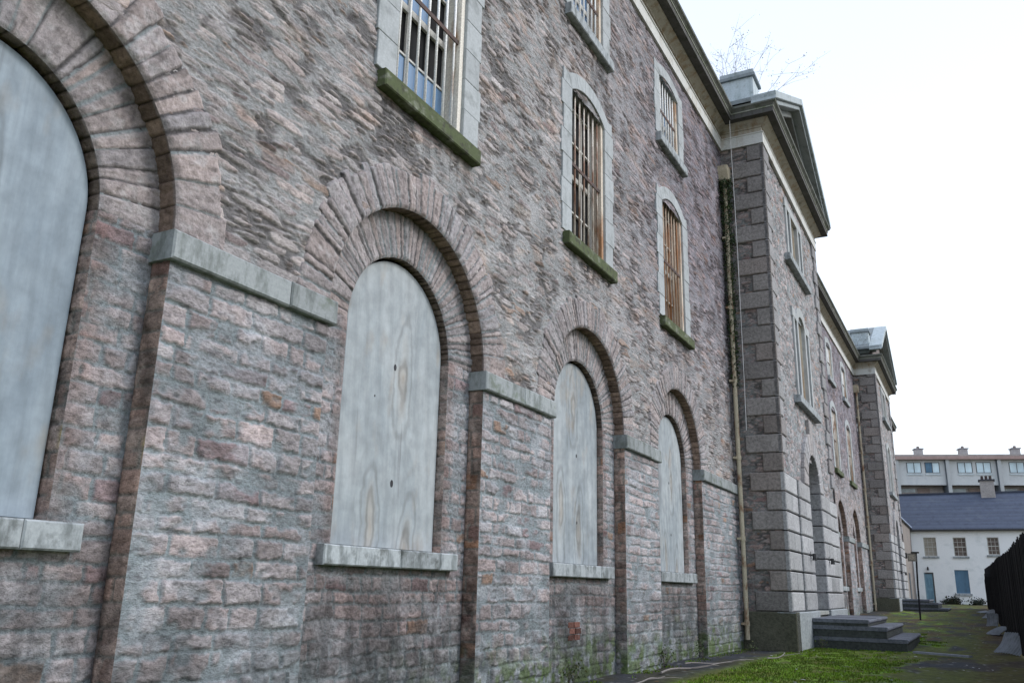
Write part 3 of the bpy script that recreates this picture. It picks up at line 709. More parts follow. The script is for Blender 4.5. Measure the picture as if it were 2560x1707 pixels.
    # triple windows
    def triple(z0, zt, arch):
        m = MB(); sl = (.42,.44,.44); z = z0
        xs = [(-1.28,-1.10), (-.72,-.52), (.52,.72), (1.10,1.28)]
        for a, e in xs: m.slab([(cx+a, z0), (cx+e, z0), (cx+e, zt), (cx+a, zt)], -.25, .03, .01, frF, tuple(np.array(sl)*rng.uniform(.95,1.05)))
        hw = .52
        if arch:
            for k in range(6):
                a0, a1 = PI*k/6, PI*(k+1)/6
                P = [(cx+hw*math.cos(a0+(a1-a0)*t/3), zt-.02+.6*hw*math.sin(a0+(a1-a0)*t/3)) for t in range(4)]; O = [(cx+(hw+.3)*math.cos(a1+(a0-a1)*t/3), zt-.02+(.6*hw+.28)*math.sin(a1+(a0-a1)*t/3)) for t in range(4)]
                m.slab((P+O)[::-1], -.25, .035, .008, frF, sl)
            for s in (-1, 1):
                a, e = (cx+.84, cx+1.36) if s > 0 else (cx-1.36, cx-.84); m.slab([(a, zt), (e, zt), (e, zt+.28), (a, zt+.28)], -.25, .03, .01, frF, sl)
        else: m.slab([(cx-1.36, zt), (cx+1.36, zt), (cx+1.36, zt+.26), (cx-1.36, zt+.26)], -.25, .03, .01, frF, sl)
        w = m.build('triple_window', M_DRS, pav)
        return w
    for z0, zt, ar in ((6.4, 8.75, True), (10.5, 12.1, False)):
        triple(z0, zt, ar)
        s = MB(); s.box(cx-1.7, cx+1.7, PY-.15, PY+.2, z0-.2, z0, W, .012); s.build('sill', M_SIL, pav)
        g = MB(); g.poly([(cx-.52, PY+.17, z0), (cx+.52, PY+.17, z0), (cx+.52, PY+.17, zt+(.32 if ar else 0)), (cx-.52, PY+.17, zt+(.32 if ar else 0))])
        for k in range(6): x = cx-.45+k*.18; g.tube([(x, PY+.08, z0), (x, PY+.08, zt+(.2 if ar else 0))], .014, 6)
        g.build('boarding', M_CREAMB, pav)
        for s_ in (-1, 1):
            g = MB(); a, e = (cx+.72, cx+1.10) if s_ > 0 else (cx-1.10, cx-.72); g.poly([(a, PY+.18, z0), (e, PY+.18, z0), (e, PY+.18, zt), (a, PY+.18, zt)]); g.build('pane', M_BACK, pav)
    # pediment: tympanum, raking cornice, roof, blocking pedestal
    ez, az = 13.66, 16.0; ex = .52
    t = MB(); t.slab([(0, 13.6), (Wd, 13.6), (cx, az-.35)], -.2, -.02, 0, frF, (.22,.19,.185)); t.build('tympanum', M_RUB, pav)
    r = MB()
    for s in (-1, 1):
        sl = (az-ez)/(cx+ex)
        def P(o, dz): return (cx+s*(cx+o), ez+dz), (cx, ez+dz+sl*(cx+o))
        for (d0, d1, out, c_) in ((-.02, .20, .55, (1,1,1)), (-.16, -.025, .46, (.75,.75,.75)), (-.36, -.165, .2, (.45,.43,.4))):
            a, e = P(ex, d0); a2, e2 = P(ex, d1); a = (a[0], max(a[1], ez-.02)) if d0 < -.1 else a
            if d0 < -.1:
                xx = cx+s*(cx+ex-(-d1)/sl*1.0); a2 = (xx, ez-.01); xx0 = cx+s*(cx+ex-(-d0)/sl); a = (xx0, ez-.01)
            poly = [a, e, e2, a2]
            A = sum(poly[j][0]*poly[(j+1) % 4][1]-poly[(j+1) % 4][0]*poly[j][1] for j in range(4))
            if A < 0: poly = poly[::-1]
            r.slab(poly, -.1, out, .012, frF, c_, None, True)
    r.build('raking_cornice', M_LEAD, pav)
    rf = MB(); 
    for s in (-1, 1):
        A = (cx+s*(cx+ex), ez+.17); B = (cx, az+.19)
        P = [(A[0], PY-.4, A[1]), (B[0], PY-.4, B[1]), (B[0], 5, B[1]), (A[0], 5, A[1])]
        rf.poly(P if s > 0 else P[::-1]); P2_ = [(p[0], p[1], p[2]-.12) for p in P]; rf.poly(P2_[::-1] if s > 0 else P2_)
        rf.poly([P[0], P[3], P2_[3], P2_[0]])
    rf.build('pavilion_roof', M_LEAD, pav)
    bl = MB(); bl.box(.02, .72, -.98, -.12, 13.62, 14.78, (1.15,1.15,1.15), .01); bl.box(-.05, .79, -1.05, -.05, 14.785, 14.87, (.55,.55,.55), .01); bl.box(-.01, .75, -1.01, -.09, 14.875, 15.0, (.9,.9,.9), .01)
    bl.build('pedestal', M_LEAD, pav)
    return pav
pv = pavilion(); pv.location = (PX0, 0, 0)
cp(pv, (X2, 0, .3))

# downpipes
def pipe(x, z0, z1, y=-.13):
    p = MB(); p.tube([(x, y, z0), (x+.012, y, z0+3), (x-.008, y, z0+6), (x, y, z1)], .052, 12)
    z = z0+.3
    while z < z1: p.tube([(x, y, z), (x, y, z+.1)], .066, 12); p.box(x-.11, x+.11, y+.03, y+.11, z+.02, z+.07); z += 1.9
    o = p.build('downpipe', M_PIPE, BLD, smooth=False)
    h = MB(); h.slab([(x-.09, z1-.05), (x+.09, z1-.05), (x+.17, z1+.2), (x+.17, z1+.34), (x-.17, z1+.34), (x-.17, z1+.2)], -.02, .26, .01, FR); h.build('hopper', M_PIPE, o); return o
pipe(20.78, .22, 11.75); pipe(X2-.22, .5, 11.75)
m = MB(); m.tube([(20.62+.03*math.sin(z*1.3), -.40-.012*math.sin(z*.9), z) for z in np.linspace(5.0, 13.45, 30)], .008, 6)
tag(m.build('hanging_cable', simple('white_cable', (.62,.62,.62))), 'thin white cable hanging from the cornice beside the cream downpipe', 'cable')

# ------------------------------------------------------------------ ground
def gz(x): return np.interp(x, [-400, 25, 40, 48, 57, 72, 500], [0, 0, .35, .5, .64, .78, .78])
def ground():
    def ax(a, b_, fine0, fine1, d):
        mid = np.arange(fine0, fine1, d); L = fine0-np.geomspace(d, fine0-a, 30)[::-1]; R = fine1+np.geomspace(d, b_-fine1, 30); return np.unique(np.r_[L, mid, R])
    us = np.unique(np.r_[-400, -100, -20, -5, 0, np.arange(4, 12, .25), np.arange(12, 32, .055), np.arange(32, 74, .18), np.geomspace(75, 700, 30)])
    vs = np.unique(np.r_[-400, -100, -30, -15, -9, -7, np.arange(-6, .4, .05), 2, 10, 40, 150, 400])
    U, V = np.meshgrid(us, vs)
    base = gz(U); near = ss(.35, .0, V)*ss(-8, -6, V)*ss(90, 60, U)
    h = base+near*(.05*(fbm(U/1.2, V/.8, 801)-.5)+.03*(fbm(U/.2, V/.2, 802)-.5))-.01
    asph = np.array([.034,.038,.046]); soil = np.array([.045,.043,.030]); moss = np.array([.14,.25,.02]); mossd = np.array([.075,.088,.014])
    rg = np.array([.085,.05,.022])
    col = lerp(soil, asph, ss(.4, .6, fbm(U/1.3, V/.8, 803))[..., None])
    w = ss(-.55, -1.2, V+.35*(fbm(U/1.5, V/3, 804)-.5)*2)
    a = ss(.36, .50, fbm(U/1.6, V/.7, 805, 4)+.18*ss(-3.6, -1.6, V)*ss(27, 23, U))*w
    col = lerp(col, mossd*(.6+.9*fbm(U/.2, V/.2, 806)[..., None]), (a*.9)[..., None])
    br = MOSSF(U, V)
    mo2 = lerp(moss, np.array([.13,.15,.02]), ss(.45,.62,fbm(U/.8, V/.4, 815))[..., None]); col = lerp(col, mo2*(.5+1.*fbm(U/.12, V/.12, 807)[..., None]), (br*.9)[..., None])
    rr = ss(.55, .7, fbm(U/1.1+40, V/.5, 808))*ss(22, 30, U)+ss(-4.4, -5.1, V)*.6
    col = lerp(col, rg*(.5+1.*fbm(U/.15, V/.15, 809)[..., None]), (np.clip(rr, 0, 1)*.7)[..., None])
    lit = ss(.78, .86, fbm(U/.09, V/.07, 810, 2))[..., None]; col = lerp(col, np.array([.3,.3,.3]), lit*.6)
    P = np.stack([U, V, h], -1).reshape(-1, 3); nv, nu = U.shape; I = np.arange(nv*nu).reshape(nv, nu)
    Q = np.stack([I[:-1, :-1], I[:-1, 1:], I[1:, 1:], I[1:, :-1]], -1).reshape(-1, 4)
    o = np_mesh('ground', P, Q, col.reshape(-1, 3), stone_mat('soil_and_moss', (1,1,1), .5, .7, .02, 30)); tag(o, kind='structure'); return o
def MOSSF(U, V):
    return ss(.36, .54, fbm(U/1.6+3, V/.8, 811, 4)+.28*ss(-4.1, -2.9, V)*ss(-.95, -1.6, V)*ss(26.5, 22.5, U)-.10*ss(21., 28., U)-.07)*ss(-.75, -1.25, V)*ss(-4.3, -3.7, V)*ss(.28, .50, fbm(U/.45, V/.3, 812, 3)+.10*ss(20, 15, U))
ground()
# grass
rng = np.random.RandomState(4); n = 110000
gx = 9+rng.rand(n)**.8*22; gy = -.3-rng.rand(n)*5.0
k = MOSSF(gx, gy) > .45+.5*rng.rand(n); gx = gx[k]; gy = gy[k]
edge = rng.rand(2600); ex_ = 8+edge*14; ey_ = -.02-rng.rand(2600)**2*.25; kk = fbm(ex_/.7, ey_, 99) > .5; gx = np.r_[gx, ex_[kk]]; gy = np.r_[gy, ey_[kk]]
n = len(gx); zb = gz(gx); hh = .012+.024*rng.rand(n); an = rng.rand(n)*2*PI; wd = .006+.006*rng.rand(n); lean = rng.randn(n, 2)*.015
V = np.zeros((n, 3, 3)); V[:, 0] = np.stack([gx-wd*np.cos(an), gy-wd*np.sin(an), zb-.005], 1); V[:, 1] = np.stack([gx+wd*np.cos(an), gy+wd*np.sin(an), zb-.005], 1); V[:, 2] = np.stack([gx+lean[:, 0], gy+lean[:, 1], zb+hh], 1)
pt = ss(.35, .65, fbm(gx/.5, gy/.3, 820))[:, None]; cg = lerp(np.array([.085,.14,.018]), np.array([.16,.28,.022]), pt)*(.5+.9*rng.rand(n)[:, None]); cg = np.where(rng.rand(n)[:, None] < .2, np.array([.13,.14,.03]), cg)
tag(np_mesh('grass', V.reshape(-1, 3), np.arange(n*3).reshape(-1, 3), np.repeat(cg, 3, 0), simple('x', (.1,.2,.02)) if False else stone_mat('grass_blade', (1,1,1), .1, .0, .001, 5), None, False), 'bright green mossy grass in front of the stone building', 'grass', kind='stuff')

# pale litter and dead leaves scattered on the ground
rng = np.random.RandomState(12); n = 420; lx = 12+rng.rand(n)**1.3*38; ly = -.4-rng.rand(n)*4.6
lz = gz(lx)+.012+.035*(fbm(lx/1.2, ly/.8, 801)-.3); sz_ = .018+.035*rng.rand(n)**2; an = rng.rand(n)*6.28; V = np.zeros((n, 4, 3))
for q in range(4): V[:, q] = np.stack([lx+sz_*np.cos(an+q*1.57)*(1 if q % 2 else .6), ly+sz_*np.sin(an+q*1.57)*(1 if q % 2 else .6), lz+.012*rng.rand(n)], 1)
cl_ = np.where(rng.rand(n)[:, None] < .45, np.array([.38,.38,.40]), np.array([.16,.09,.045]))*(.5+.7*rng.rand(n)[:, None])
tag(np_mesh('leaf_litter', V.reshape(-1, 3), np.arange(n*4).reshape(-1, 4), np.repeat(cl_, 4, 0), stone_mat('litter', (1,1,1), .2, 0, .001, 20), None, False), 'pale scraps and dead leaves scattered over the mossy ground', 'litter', kind='stuff')
# ------------------------------------------------------------------ steps
def steps(name, x0, x1, zb, label, xs=0):
    t = empty(name, ((x0+x1)/2, PY, zb), label, 'steps', 'granite steps at the pavilion doors')
    L = [(-3.33, -.3, .275), (-2.92, .28, .53), (-2.52, .535, .69)]
    for i, (y, z0, z1) in enumerate(L):
        m = MB(); w = x1-x0; x = 0; rg_ = random.Random(i)
        while x < w-.01:
            x2 = x+rg_.uniform(1.2, 1.8); x2 = w if w-x2 < .7 else x2
            f_ = rg_.uniform(.8, 1.25); a_, b_ = x0+x+.002-(x0+x1)/2, x0+x2-.002-(x0+x1)/2
            m.box(a_, b_, y-PY+.03, -.13, z0, z1-.09, tuple(np.array([.055,.062,.06])*f_), .01); m.box(a_-.015, b_+.015*(x2 >= w), y-PY-.01, -.12, z1-.088, z1+rg_.uniform(-.006, .006), tuple(np.array([.13,.14,.165])*f_), .028); x = x2
        o = m.build('step', M_GRA, t)
    return t
steps('stone_steps', 22.9, 27.4, 0., 'three dark granite steps in front of the nearer pavilion, beside the bright grass')
steps('stone_steps', X2+1.9, X2+6.4, .42, 'distant grey steps in front of the farther pavilion, behind the sign post')

# ------------------------------------------------------------------ fence
FX = [(5., -5.92), (27., -5.585), (47., -5.28), (58., -5.14)]
def fy(x): return float(np.interp(x, [p[0] for p in FX], [p[1] for p in FX]))
M_FEN = simple('black_stained_timber', (.013,.012,.014), .8, .5, 5, (6,6,.6), .5, .006, .2)
fe = empty('timber_fence', (38, fy(38), float(gz(38))), 'tall black timber board fence along the right side of the yard', 'fence')
def loc(m): 
    m.v = [(a-38, b_-fy(38), c-float(gz(38))) for a, b_, c in m.v]; return m
m = MB(); x = 5.; rg_ = random.Random(3)
while x < 58:
    w = .145; z = float(gz(x)); top = 2.34-.05*max(0, (x-17)/14)-(.2*max(0, x-31)/16)+rg_.uniform(-.045, .045)+(rg_.uniform(-.4, .05) if x > 42 else 0); y = fy(x)+rg_.uniform(-.02, .02)
    if not (x > 52 and rg_.random() < .08): m.obox((x+w/2, y, z+top/2+.02), (1,0,rg_.uniform(-.01,.01)), (0,1,0), (0,0,1), w/2-.004, .011, top/2, W)
    x += .15
loc(m).build('board_panel', M_FEN, fe)
x = 6.
while x < 58:
    m = MB(); z = float(gz(x)); m.box(x-.05, x+.05, fy(x)-.13, fy(x)-.03, z-.1, z+2.2, W, .005); loc(m).build('post', M_FEN, fe); x += 2.7
for zz in (.45, 1.7):
    m = MB(); xs = np.arange(5, 58.1, 2.65)
    for a, b_ in zip(xs[:-1], xs[1:]):
        A = Vector((a, fy(a)-.04, float(gz(a))+zz)); B = Vector((b_, fy(b_)-.04, float(gz(b_))+zz)); m.obox((A+B)/2, B-A, (0,1,0), (0,0,1), (B-A).length/2, .025, .05 if zz > 1 else .09, W)
    loc(m).build('rail', M_FEN, fe)
# corrugated pale sheets
M_SHEET = simple('weathered_sheet', (.17,.19,.215), .5, .35, 6, (1,1,1), .2, .004, .5)
def sheet(x, y, w, h, tilt, rot, lab, sag=.0):
    nx = 28; us = np.linspace(-w/2, w/2, nx*4); vs = np.linspace(0, h, 10); U, V = np.meshgrid(us, vs)
    H = .013*np.sin(U/.076*2*PI)+sag*(V/h)**2+.05*(fbm(U/.35+x, V/.3, 71)-.5)+.05*np.abs(U/w)*np.sin(x); Vv = np.stack([U, V, H], -1).reshape(-1, 3)
    I = np.arange(U.size).reshape(U.shape); Q = np.stack([I[:-1, :-1], I[:-1, 1:], I[1:, 1:], I[1:, :-1]], -1).reshape(-1, 4)
    Vb = Vv-np.array([0,0,.004]); Vall = np.r_[Vv, Vb]; Q = np.r_[Q, Q[:, ::-1]+len(Vv)]
    o = np_mesh('metal_sheet', Vall, Q, np.ones((len(Vall), 3)), M_SHEET, None)
    o.matrix_world = Matrix.Translation((x, y, float(gz(x))+.03)) @ Matrix.Rotation(rot, 4, 'Z') @ Matrix.Rotation(tilt, 4, 'X')
    tag(o, lab, 'metal sheet', 'pale corrugated sheets dumped along the fence'); return o
sheet(24.0, -5.3, .75, .6, math.radians(40), math.radians(222), 'nearest and largest pale corrugated sheet propped against the black fence', .1)
sheet(31.5, -5.10, .6, .62, math.radians(35), math.radians(215), 'bent pale sheet by the fence, second nearest after the large one', -.15)
sheet(36.5, -5.12, .45, .4, math.radians(50), math.radians(235), 'small crumpled pale sheet in the middle of the row along the fence', .2)
sheet(43.0, -4.98, .95, .5, math.radians(33), math.radians(205), 'wide pale sheet farther along the fence, fourth from the camera', .1)
sheet(50., -4.75, 1.1, .4, math.radians(12), math.radians(200), 'farthest pale sheet lying low near the fence end', .0)
# plank lying by the steps
m = MB(); m.obox((21.9, -4.05, .05), (-.5,-.85,0), (.85,-.5,0), (0,0,1), .65, .07, .02, (.26,.28,.33)); tag(m.build('timber_plank', M_DRS), 'flat grey plank lying on the moss beside the nearer steps', 'plank')
# sticks along the wall foot
for i, (a, b_, r_, lb) in enumerate([((13.6,-.45), (16.5,-.75), .016, 'long pale dead branch lying on the asphalt at the wall foot'), ((15.4,-.35), (17.6,-.95), .012, 'forked thin stick lying by the last boarded window'), ((17.8,-1.25), (20.6,-1.0), .013, 'dry stick lying in front of the pavilion plinth'), ((11.6,-.5), (13.2,-.72), .014, 'short pale stick lying at the foot of the pier near the brick patch')]):
    m = MB(); pts = [(a[0]+(b_[0]-a[0])*t, a[1]+(b_[1]-a[1])*t+.08*math.sin(t*5+i), .03+.02*math.sin(t*9+i)) for t in np.linspace(0, 1, 12)]
    m.tube(pts, [r_*(1-.6*t) for t in np.linspace(0, 1, 12)], 6, (.24,.22,.21))
    m.tube([pts[5], (pts[5][0]+.35, pts[5][1]-.25, .06), (pts[5][0]+.7, pts[5][1]-.3, .03)], [.008,.006,.003], 5, (.22,.2,.19))
    tag(m.build('fallen_branch', M_DRS), lb, 'branch', 'dead sticks along the wall foot')

# ------------------------------------------------------------------ sign post
px, py, pz = 40., -2.62, .36
sp_ = empty('sign_post', (px, py, pz), 'dark leaning post with a small box sign on top, between the two sets of steps', 'post')
m = MB(); m.tube([(0,0,-.1), (.0,-.03,1.3), (0,-.09,2.62)], .035, 8, (.02,.02,.025)); m.build('pole', M_VOU, sp_)
m = MB(); m.box(-.05, .05, -.08, .24, 2.28, 2.60, (.22,.2,.17), .01); m.box(-.06, -.052, -.02, .2, 2.33, 2.55, (.34,.3,.24)); m.build('sign_box', M_VOU, sp_)
m = MB(); m.box(-.07, .07, -.2, .1, 2.6, 2.66, (.02,.02,.02), .005); m.build('hood', M_VOU, sp_)

# ------------------------------------------------------------------ white house
HX = 72.5; hb = .72
def uz(z): return z*5+1.25
ho = empty('white_house', (HX, -4, hb), 'white rendered two-storey house with slate roof closing the end of the yard', 'house')
def hl(m): m.v = [(a-HX, b_+4, c-hb) for a, b_, c in m.v]; return m
M_WH = stained('white_render', (.92,.94,.94), (.86,.89,.90), (.74,.78,.78), sc=.5, lo=.52, hi=.75, vstretch=.6)
frH = frame((HX, 0, 0), (0,-1,0))     # u = -y, outward -x
wins = [(.285,.457,.577,.85), (.682,.852,.578,.847), (1.125,1.275,.600,.847), (1.55,1.72,.59,.847)]
opens = [(a*5, b_*5, uz(c), uz(d)) for a, b_, c, d in wins]+[(.245*5, .375*5, hb+.02, uz(.345)), (.655*5, .835*5, uz(.056), uz(.384)), (1.3*5, 1.46*5, uz(.06), uz(.38))]
ez = uz(.97)
def holes_wall(u0, u1, v0, v1, op, fr, depth, mbx, col=W, rcol=W):
    us = sorted(set([u0, u1]+[o[0] for o in op]+[o[1] for o in op])); vs = sorted(set([v0, v1]+[o[2] for o in op]+[o[3] for o in op]))
    o_, eu, ev, ew = fr; T = lambda u, v, w: o_+eu*u+ev*v+ew*w
    for a, b_ in zip(us[:-1], us[1:]):
        for c, d in zip(vs[:-1], vs[1:]):
            cu, cv = (a+b_)/2, (c+d)/2
            if any(q[0] < cu < q[1] and q[2] < cv < q[3] for q in op): continue
            mbx.poly([T(a,c,0), T(b_,c,0), T(b_,d,0), T(a,d,0)], col)
    for q in op:
        a, b_, c, d = q
        for p1, p2 in (((a,c),(b_,c)), ((b_,c),(b_,d)), ((b_,d),(a,d)), ((a,d),(a,c))):
            mbx.poly([T(*p2, 0), T(*p1, 0), T(*p1, -depth), T(*p2, -depth)], rcol)
m = MB(); holes_wall(-6, 14, hb-.3, ez, opens, frH, .18, m)
m.poly([(HX, -14, hb-.3), (HX+7.5, -14, hb-.3), (HX+7.5, -14, ez), (HX+3.8, -14, uz(1.55)), (HX, -14, ez)])
hl(m).build('wall', M_WH, ho)
M_SLATE = stained('blue_slate', (.078,.094,.135), (.060,.072,.105), (.10,.118,.150), .55, sc=.7, vstretch=1)
m = MB(); rz = uz(1.56)
m.poly([(HX-.25, -14.2, ez-.05), (HX-.25, 6, ez-.05), (HX+3.8, 6, rz), (HX+3.8, -14.2, rz)][::-1]); m.poly([(HX+3.8, -14.2, rz), (HX+3.8, 6, rz), (HX+8, 6, ez), (HX+8, -14.2, ez)][::-1])
for k in range(1, 24):      # slate courses
    t = k/24; x = HX-.25+4.05*t; z = ez-.05+(rz-ez+.05)*t; m.obox((x, -4.1, z+.01), (1,0,.9), (0,1,0), (-.9,0,1), .10, 10.1, .008, g3(.9+.25*((k*7) % 5)/5))
m.obox((HX+3.8, -4.1, rz+.04), (1,0,0), (0,1,0), (0,0,1), .12, 10.1, .06, g3(.7))
hl(m).build('roof', M_SLATE, ho)
m = MB(); m.box(HX-.30, HX-.22, -14.2, 6, ez-.16, ez-.06, g3(.06)); hl(m).build('gutter', M_VOU, ho)
M_HG = simple('window_boarding_beige', (.36,.33,.28), .7, .2, 3)
M_BLUEB = simple('blue_painted_board', (.10,.19,.28), .7, .25, 3, (1,1,.4))
for i, (a, b_, c, d) in enumerate(opens):
    f = MB(); x = HX+.1
    if i in (0, 1, 2, 3):
        f.box(x, x+.05, -b_, -b_+.05, c, d, W); f.box(x, x+.05, -a-.05, -a, c, d, W); f.box(x, x+.05, -b_+.05, -a-.05, c, c+.05, W); f.box(x, x+.05, -b_+.05, -a-.05, d-.05, d, W); f.box(x-.01, x+.04, -b_+.05, -a-.05, (c+d)/2-.03, (c+d)/2+.03, W)
        for k in (1, 2): y = -b_+(b_-a)*k/3; f.box(x+.005, x+.04, y-.013, y+.013, c+.05, d-.05, W)
        for k in (1, 3): z = c+(d-c)*k/4; f.box(x+.006, x+.039, -b_+.05, -a-.05, z-.013, z+.013, W)
        w = hl(f).build('window', M_SASH, ho)
        s = MB(); s.box(HX-.09, HX+.12, -b_-.12, -a+.12, c-.14, c-.01, g3(1.), .01); hl(s).build('sill', M_SIL, w)
        g = MB(); g.poly([(x+.045, -a, c), (x+.045, -b_, c), (x+.045, -b_, d), (x+.045, -a, d)]); hl(g).build('pane', M_HG if i == 0 else (simple('brown_pane', (.13,.10,.085), .4, .5, 3)), w)
    elif i == 4:
        f.box(x-.03, x+.04, -b_, -b_+.09, c, d, g3(.16)); f.box(x-.03, x+.04, -a-.07, -a, c, d, (.3,.4,.45)); f.box(x-.03, x+.04, -b_+.09, -a-.07, d-.1, d, g3(.14)); w = hl(f).build('door_frame', M_VOU, ho)
        g = MB(); g.box(x, x+.04, -b_+.09, -a-.07, c, d-.1, (.19,.32,.40)); 
        for zz in (c+.25, c+1.15):
            for yy in (-b_+.17, -b_+.37): g.box(x-.012, x-.001, yy, yy+.13, zz, zz+.7, (.16,.28,.36), .004)
        hl(g).build('door', M_DRS, w)
        l = MB(); l.tube([(HX-.02, -(a+b_)/2, d+.35), (HX-.2, -(a+b_)/2, d+.35)], .02, 6, g3(.03)); l.tube([(HX-.2, -(a+b_)/2, d+.15), (HX-.2, -(a+b_)/2, d+.4)], [.09,.04], 8, g3(.05)); hl(l).build('door_lamp', M_VOU, ho)
    else:
        f.slab([(a, c), (b_, c), (b_, d), (a, d)], -.10, -.06, .01, frH, W); w = hl(f).build('boarded_window', M_BLUEB, ho)
        s = MB(); s.box(HX-.09, HX+.05, -b_-.12, -a+.12, c-.16, c-.01, g3(1.2), .01); hl(s).build('sill', M_SIL, w)
M_BRK = stone_mat('pinkish_brick', (1,1,1), .3, .5, .01, 30)
m = MB(); y0, y1 = -6.62, -5.66; m.box(HX+3.2, HX+4.1, y0, y1, 8.3, 9.93, (.42,.39,.37), .01); m.box(HX+3.1, HX+4.2, y0-.08, y1+.08, 9.93, 10.03, (.07,.07,.08)); hl(m).build('chimney', M_BRK, ho)
for y in (y0+.2, (y0+y1)/2, y1-.2):
    m = MB(); m.tube([(HX+3.65, y, 10.03), (HX+3.65, y, 10.34)], [.11, .09], 8, (.08,.06,.055)); hl(m).build('chimney_pot', M_BRK, ho)

# beige annex against the main building end
an = empty('annex_building', (64.8, -.6, .7), 'low beige rendered wing between the stone building and the white house', 'building')
def al_(m): m.v = [(a-64.8, b_+.6, c-.7) for a, b_, c in m.v]; return m
m = MB(); az_ = uz(1.0); m.poly([(57.4, -.6, .2), (72.45, -.6, .2), (72.45, -.6, az_), (57.4, -.6, az_)]); m.poly([(57.4, -.02, .2), (57.4, -.6, .2), (57.4, -.6, az_), (57.4, -.02, az_)])
al_(m).build('wall', stained('beige_render', (.50,.44,.40), (.42,.38,.36), (.34,.32,.31), sc=.5), an)
m = MB(); m.poly([(57.3, -.72, az_), (72.4, -.72, az_), (72.4, -.02, az_+.35), (57.3, -.02, az_+.35)]); m.box(57.3, 72.4, -.76, -.66, az_-.08, az_+.02, (3.2,3.2,3.0)); al_(m).build('roof', M_SLATE, an)
m = MB(); m.tube([(62.5, -.70, .6), (62.5, -.70, 3.6)], .05, 8, g3(.04)); m.box(62.3, 62.7, -.88, -.61, 3.6, 3.95, g3(.025), .02); al_(m).build('downpipe', M_VOU, an)
m = MB(); m.box(66.5, 67.5, -.64, -.605, .75, 2.8, (.1,.11,.12), .01); al_(m).build('door', M_DRS, an)

# ------------------------------------------------------------------ apartment block far behind
AO = Vector((124.6, 3.55, 0)); AD = Vector((4.8, -14.75, 0)).normalized(); AN = Vector((AD.y, -AD.x, 0))
if AN.x > 0: AN = -AN
ap = empty('apartment_block', (126, -4, .78), 'long grey maisonette block with red-brown fascia rising behind the slate roof', 'building')
frA = (AO, AD, Vector((0,0,1)), AN)
def apl(m): m.v = [(a-126, b_+4, c-.78) for a, b_, c in m.v]; return m
M_PAN = stained('pebble_dash', (.60,.62,.62), (.54,.565,.58), (.47,.49,.50), sc=.3)
PW = 6.28; NB = 7
m = MB()
for i in range(-2, NB):
    for fl in range(3):
        z1 = 18.65-fl*5.2; z0 = z1-3.3; m.slab([(i*PW+.35, z0), (i*PW+PW-.12, z0), (i*PW+PW-.12, z1), (i*PW+.35, z1)], -.4, 0, 0, frA, W)
apl(m).build('wall_panel', M_PAN, ap)
m = MB(); m.slab([(-2*PW, .5), (NB*PW, .5), (NB*PW, 18.6), (-2*PW, 18.6)], -2., -1.6, 0, frA, (.45,.41,.39)); m.slab([(-2*PW, .5), (NB*PW, .5), (NB*PW, 14.2), (-2*PW, 14.2)], -1.59, -.6, 0, frA, (.35,.35,.35)); apl(m).build('recessed_wall', M_VOU, ap)
for i in range(-2, NB+1):
    m = MB(); m.slab([(i*PW-.12, .5), (i*PW+.35, .5), (i*PW+.35, 18.66), (i*PW-.12, 18.66)], -2, .45, 0, frA, g3(.8)); m.slab([(i*PW-.14, .5), (i*PW-.125, .5), (i*PW-.125, 18.6), (i*PW-.14, 18.6)], -2, .5, 0, frA, (.2,.22,.25)); apl(m).build('party_wall', M_PAN, ap)  # thin dark slab paints the shaded left edge of each fin
m = MB(); m.slab([(-2*PW-.5, 18.64), (NB*PW+.5, 18.64), (NB*PW+.5, 19.05), (-2*PW-.5, 19.05)], -6, .7, 0, frA, (.43,.31,.28)); m.slab([(-2*PW-.5, 19.055), (NB*PW+.5, 19.055), (NB*PW+.5, 19.3), (-2*PW-.5, 19.3)], -6, .5, 0, frA, (.38,.35,.33)); apl(m).build('fascia', M_VOU, ap)
m = MB()
o_, eu, ev, ew = frA; T = lambda u, v, w: o_+eu*u+ev*v+ew*w
m.poly([T(-2*PW-.5, 19.3, .5), T(NB*PW+.5, 19.3, .5), T(NB*PW+.5, 19.75, -4), T(-2*PW-.5, 19.75, -4)], g3(2.4)); apl(m).build('roof', M_SLATE, ap)
M_FG = simple('far_window', (.60,.74,.80), .25, .25, .5)
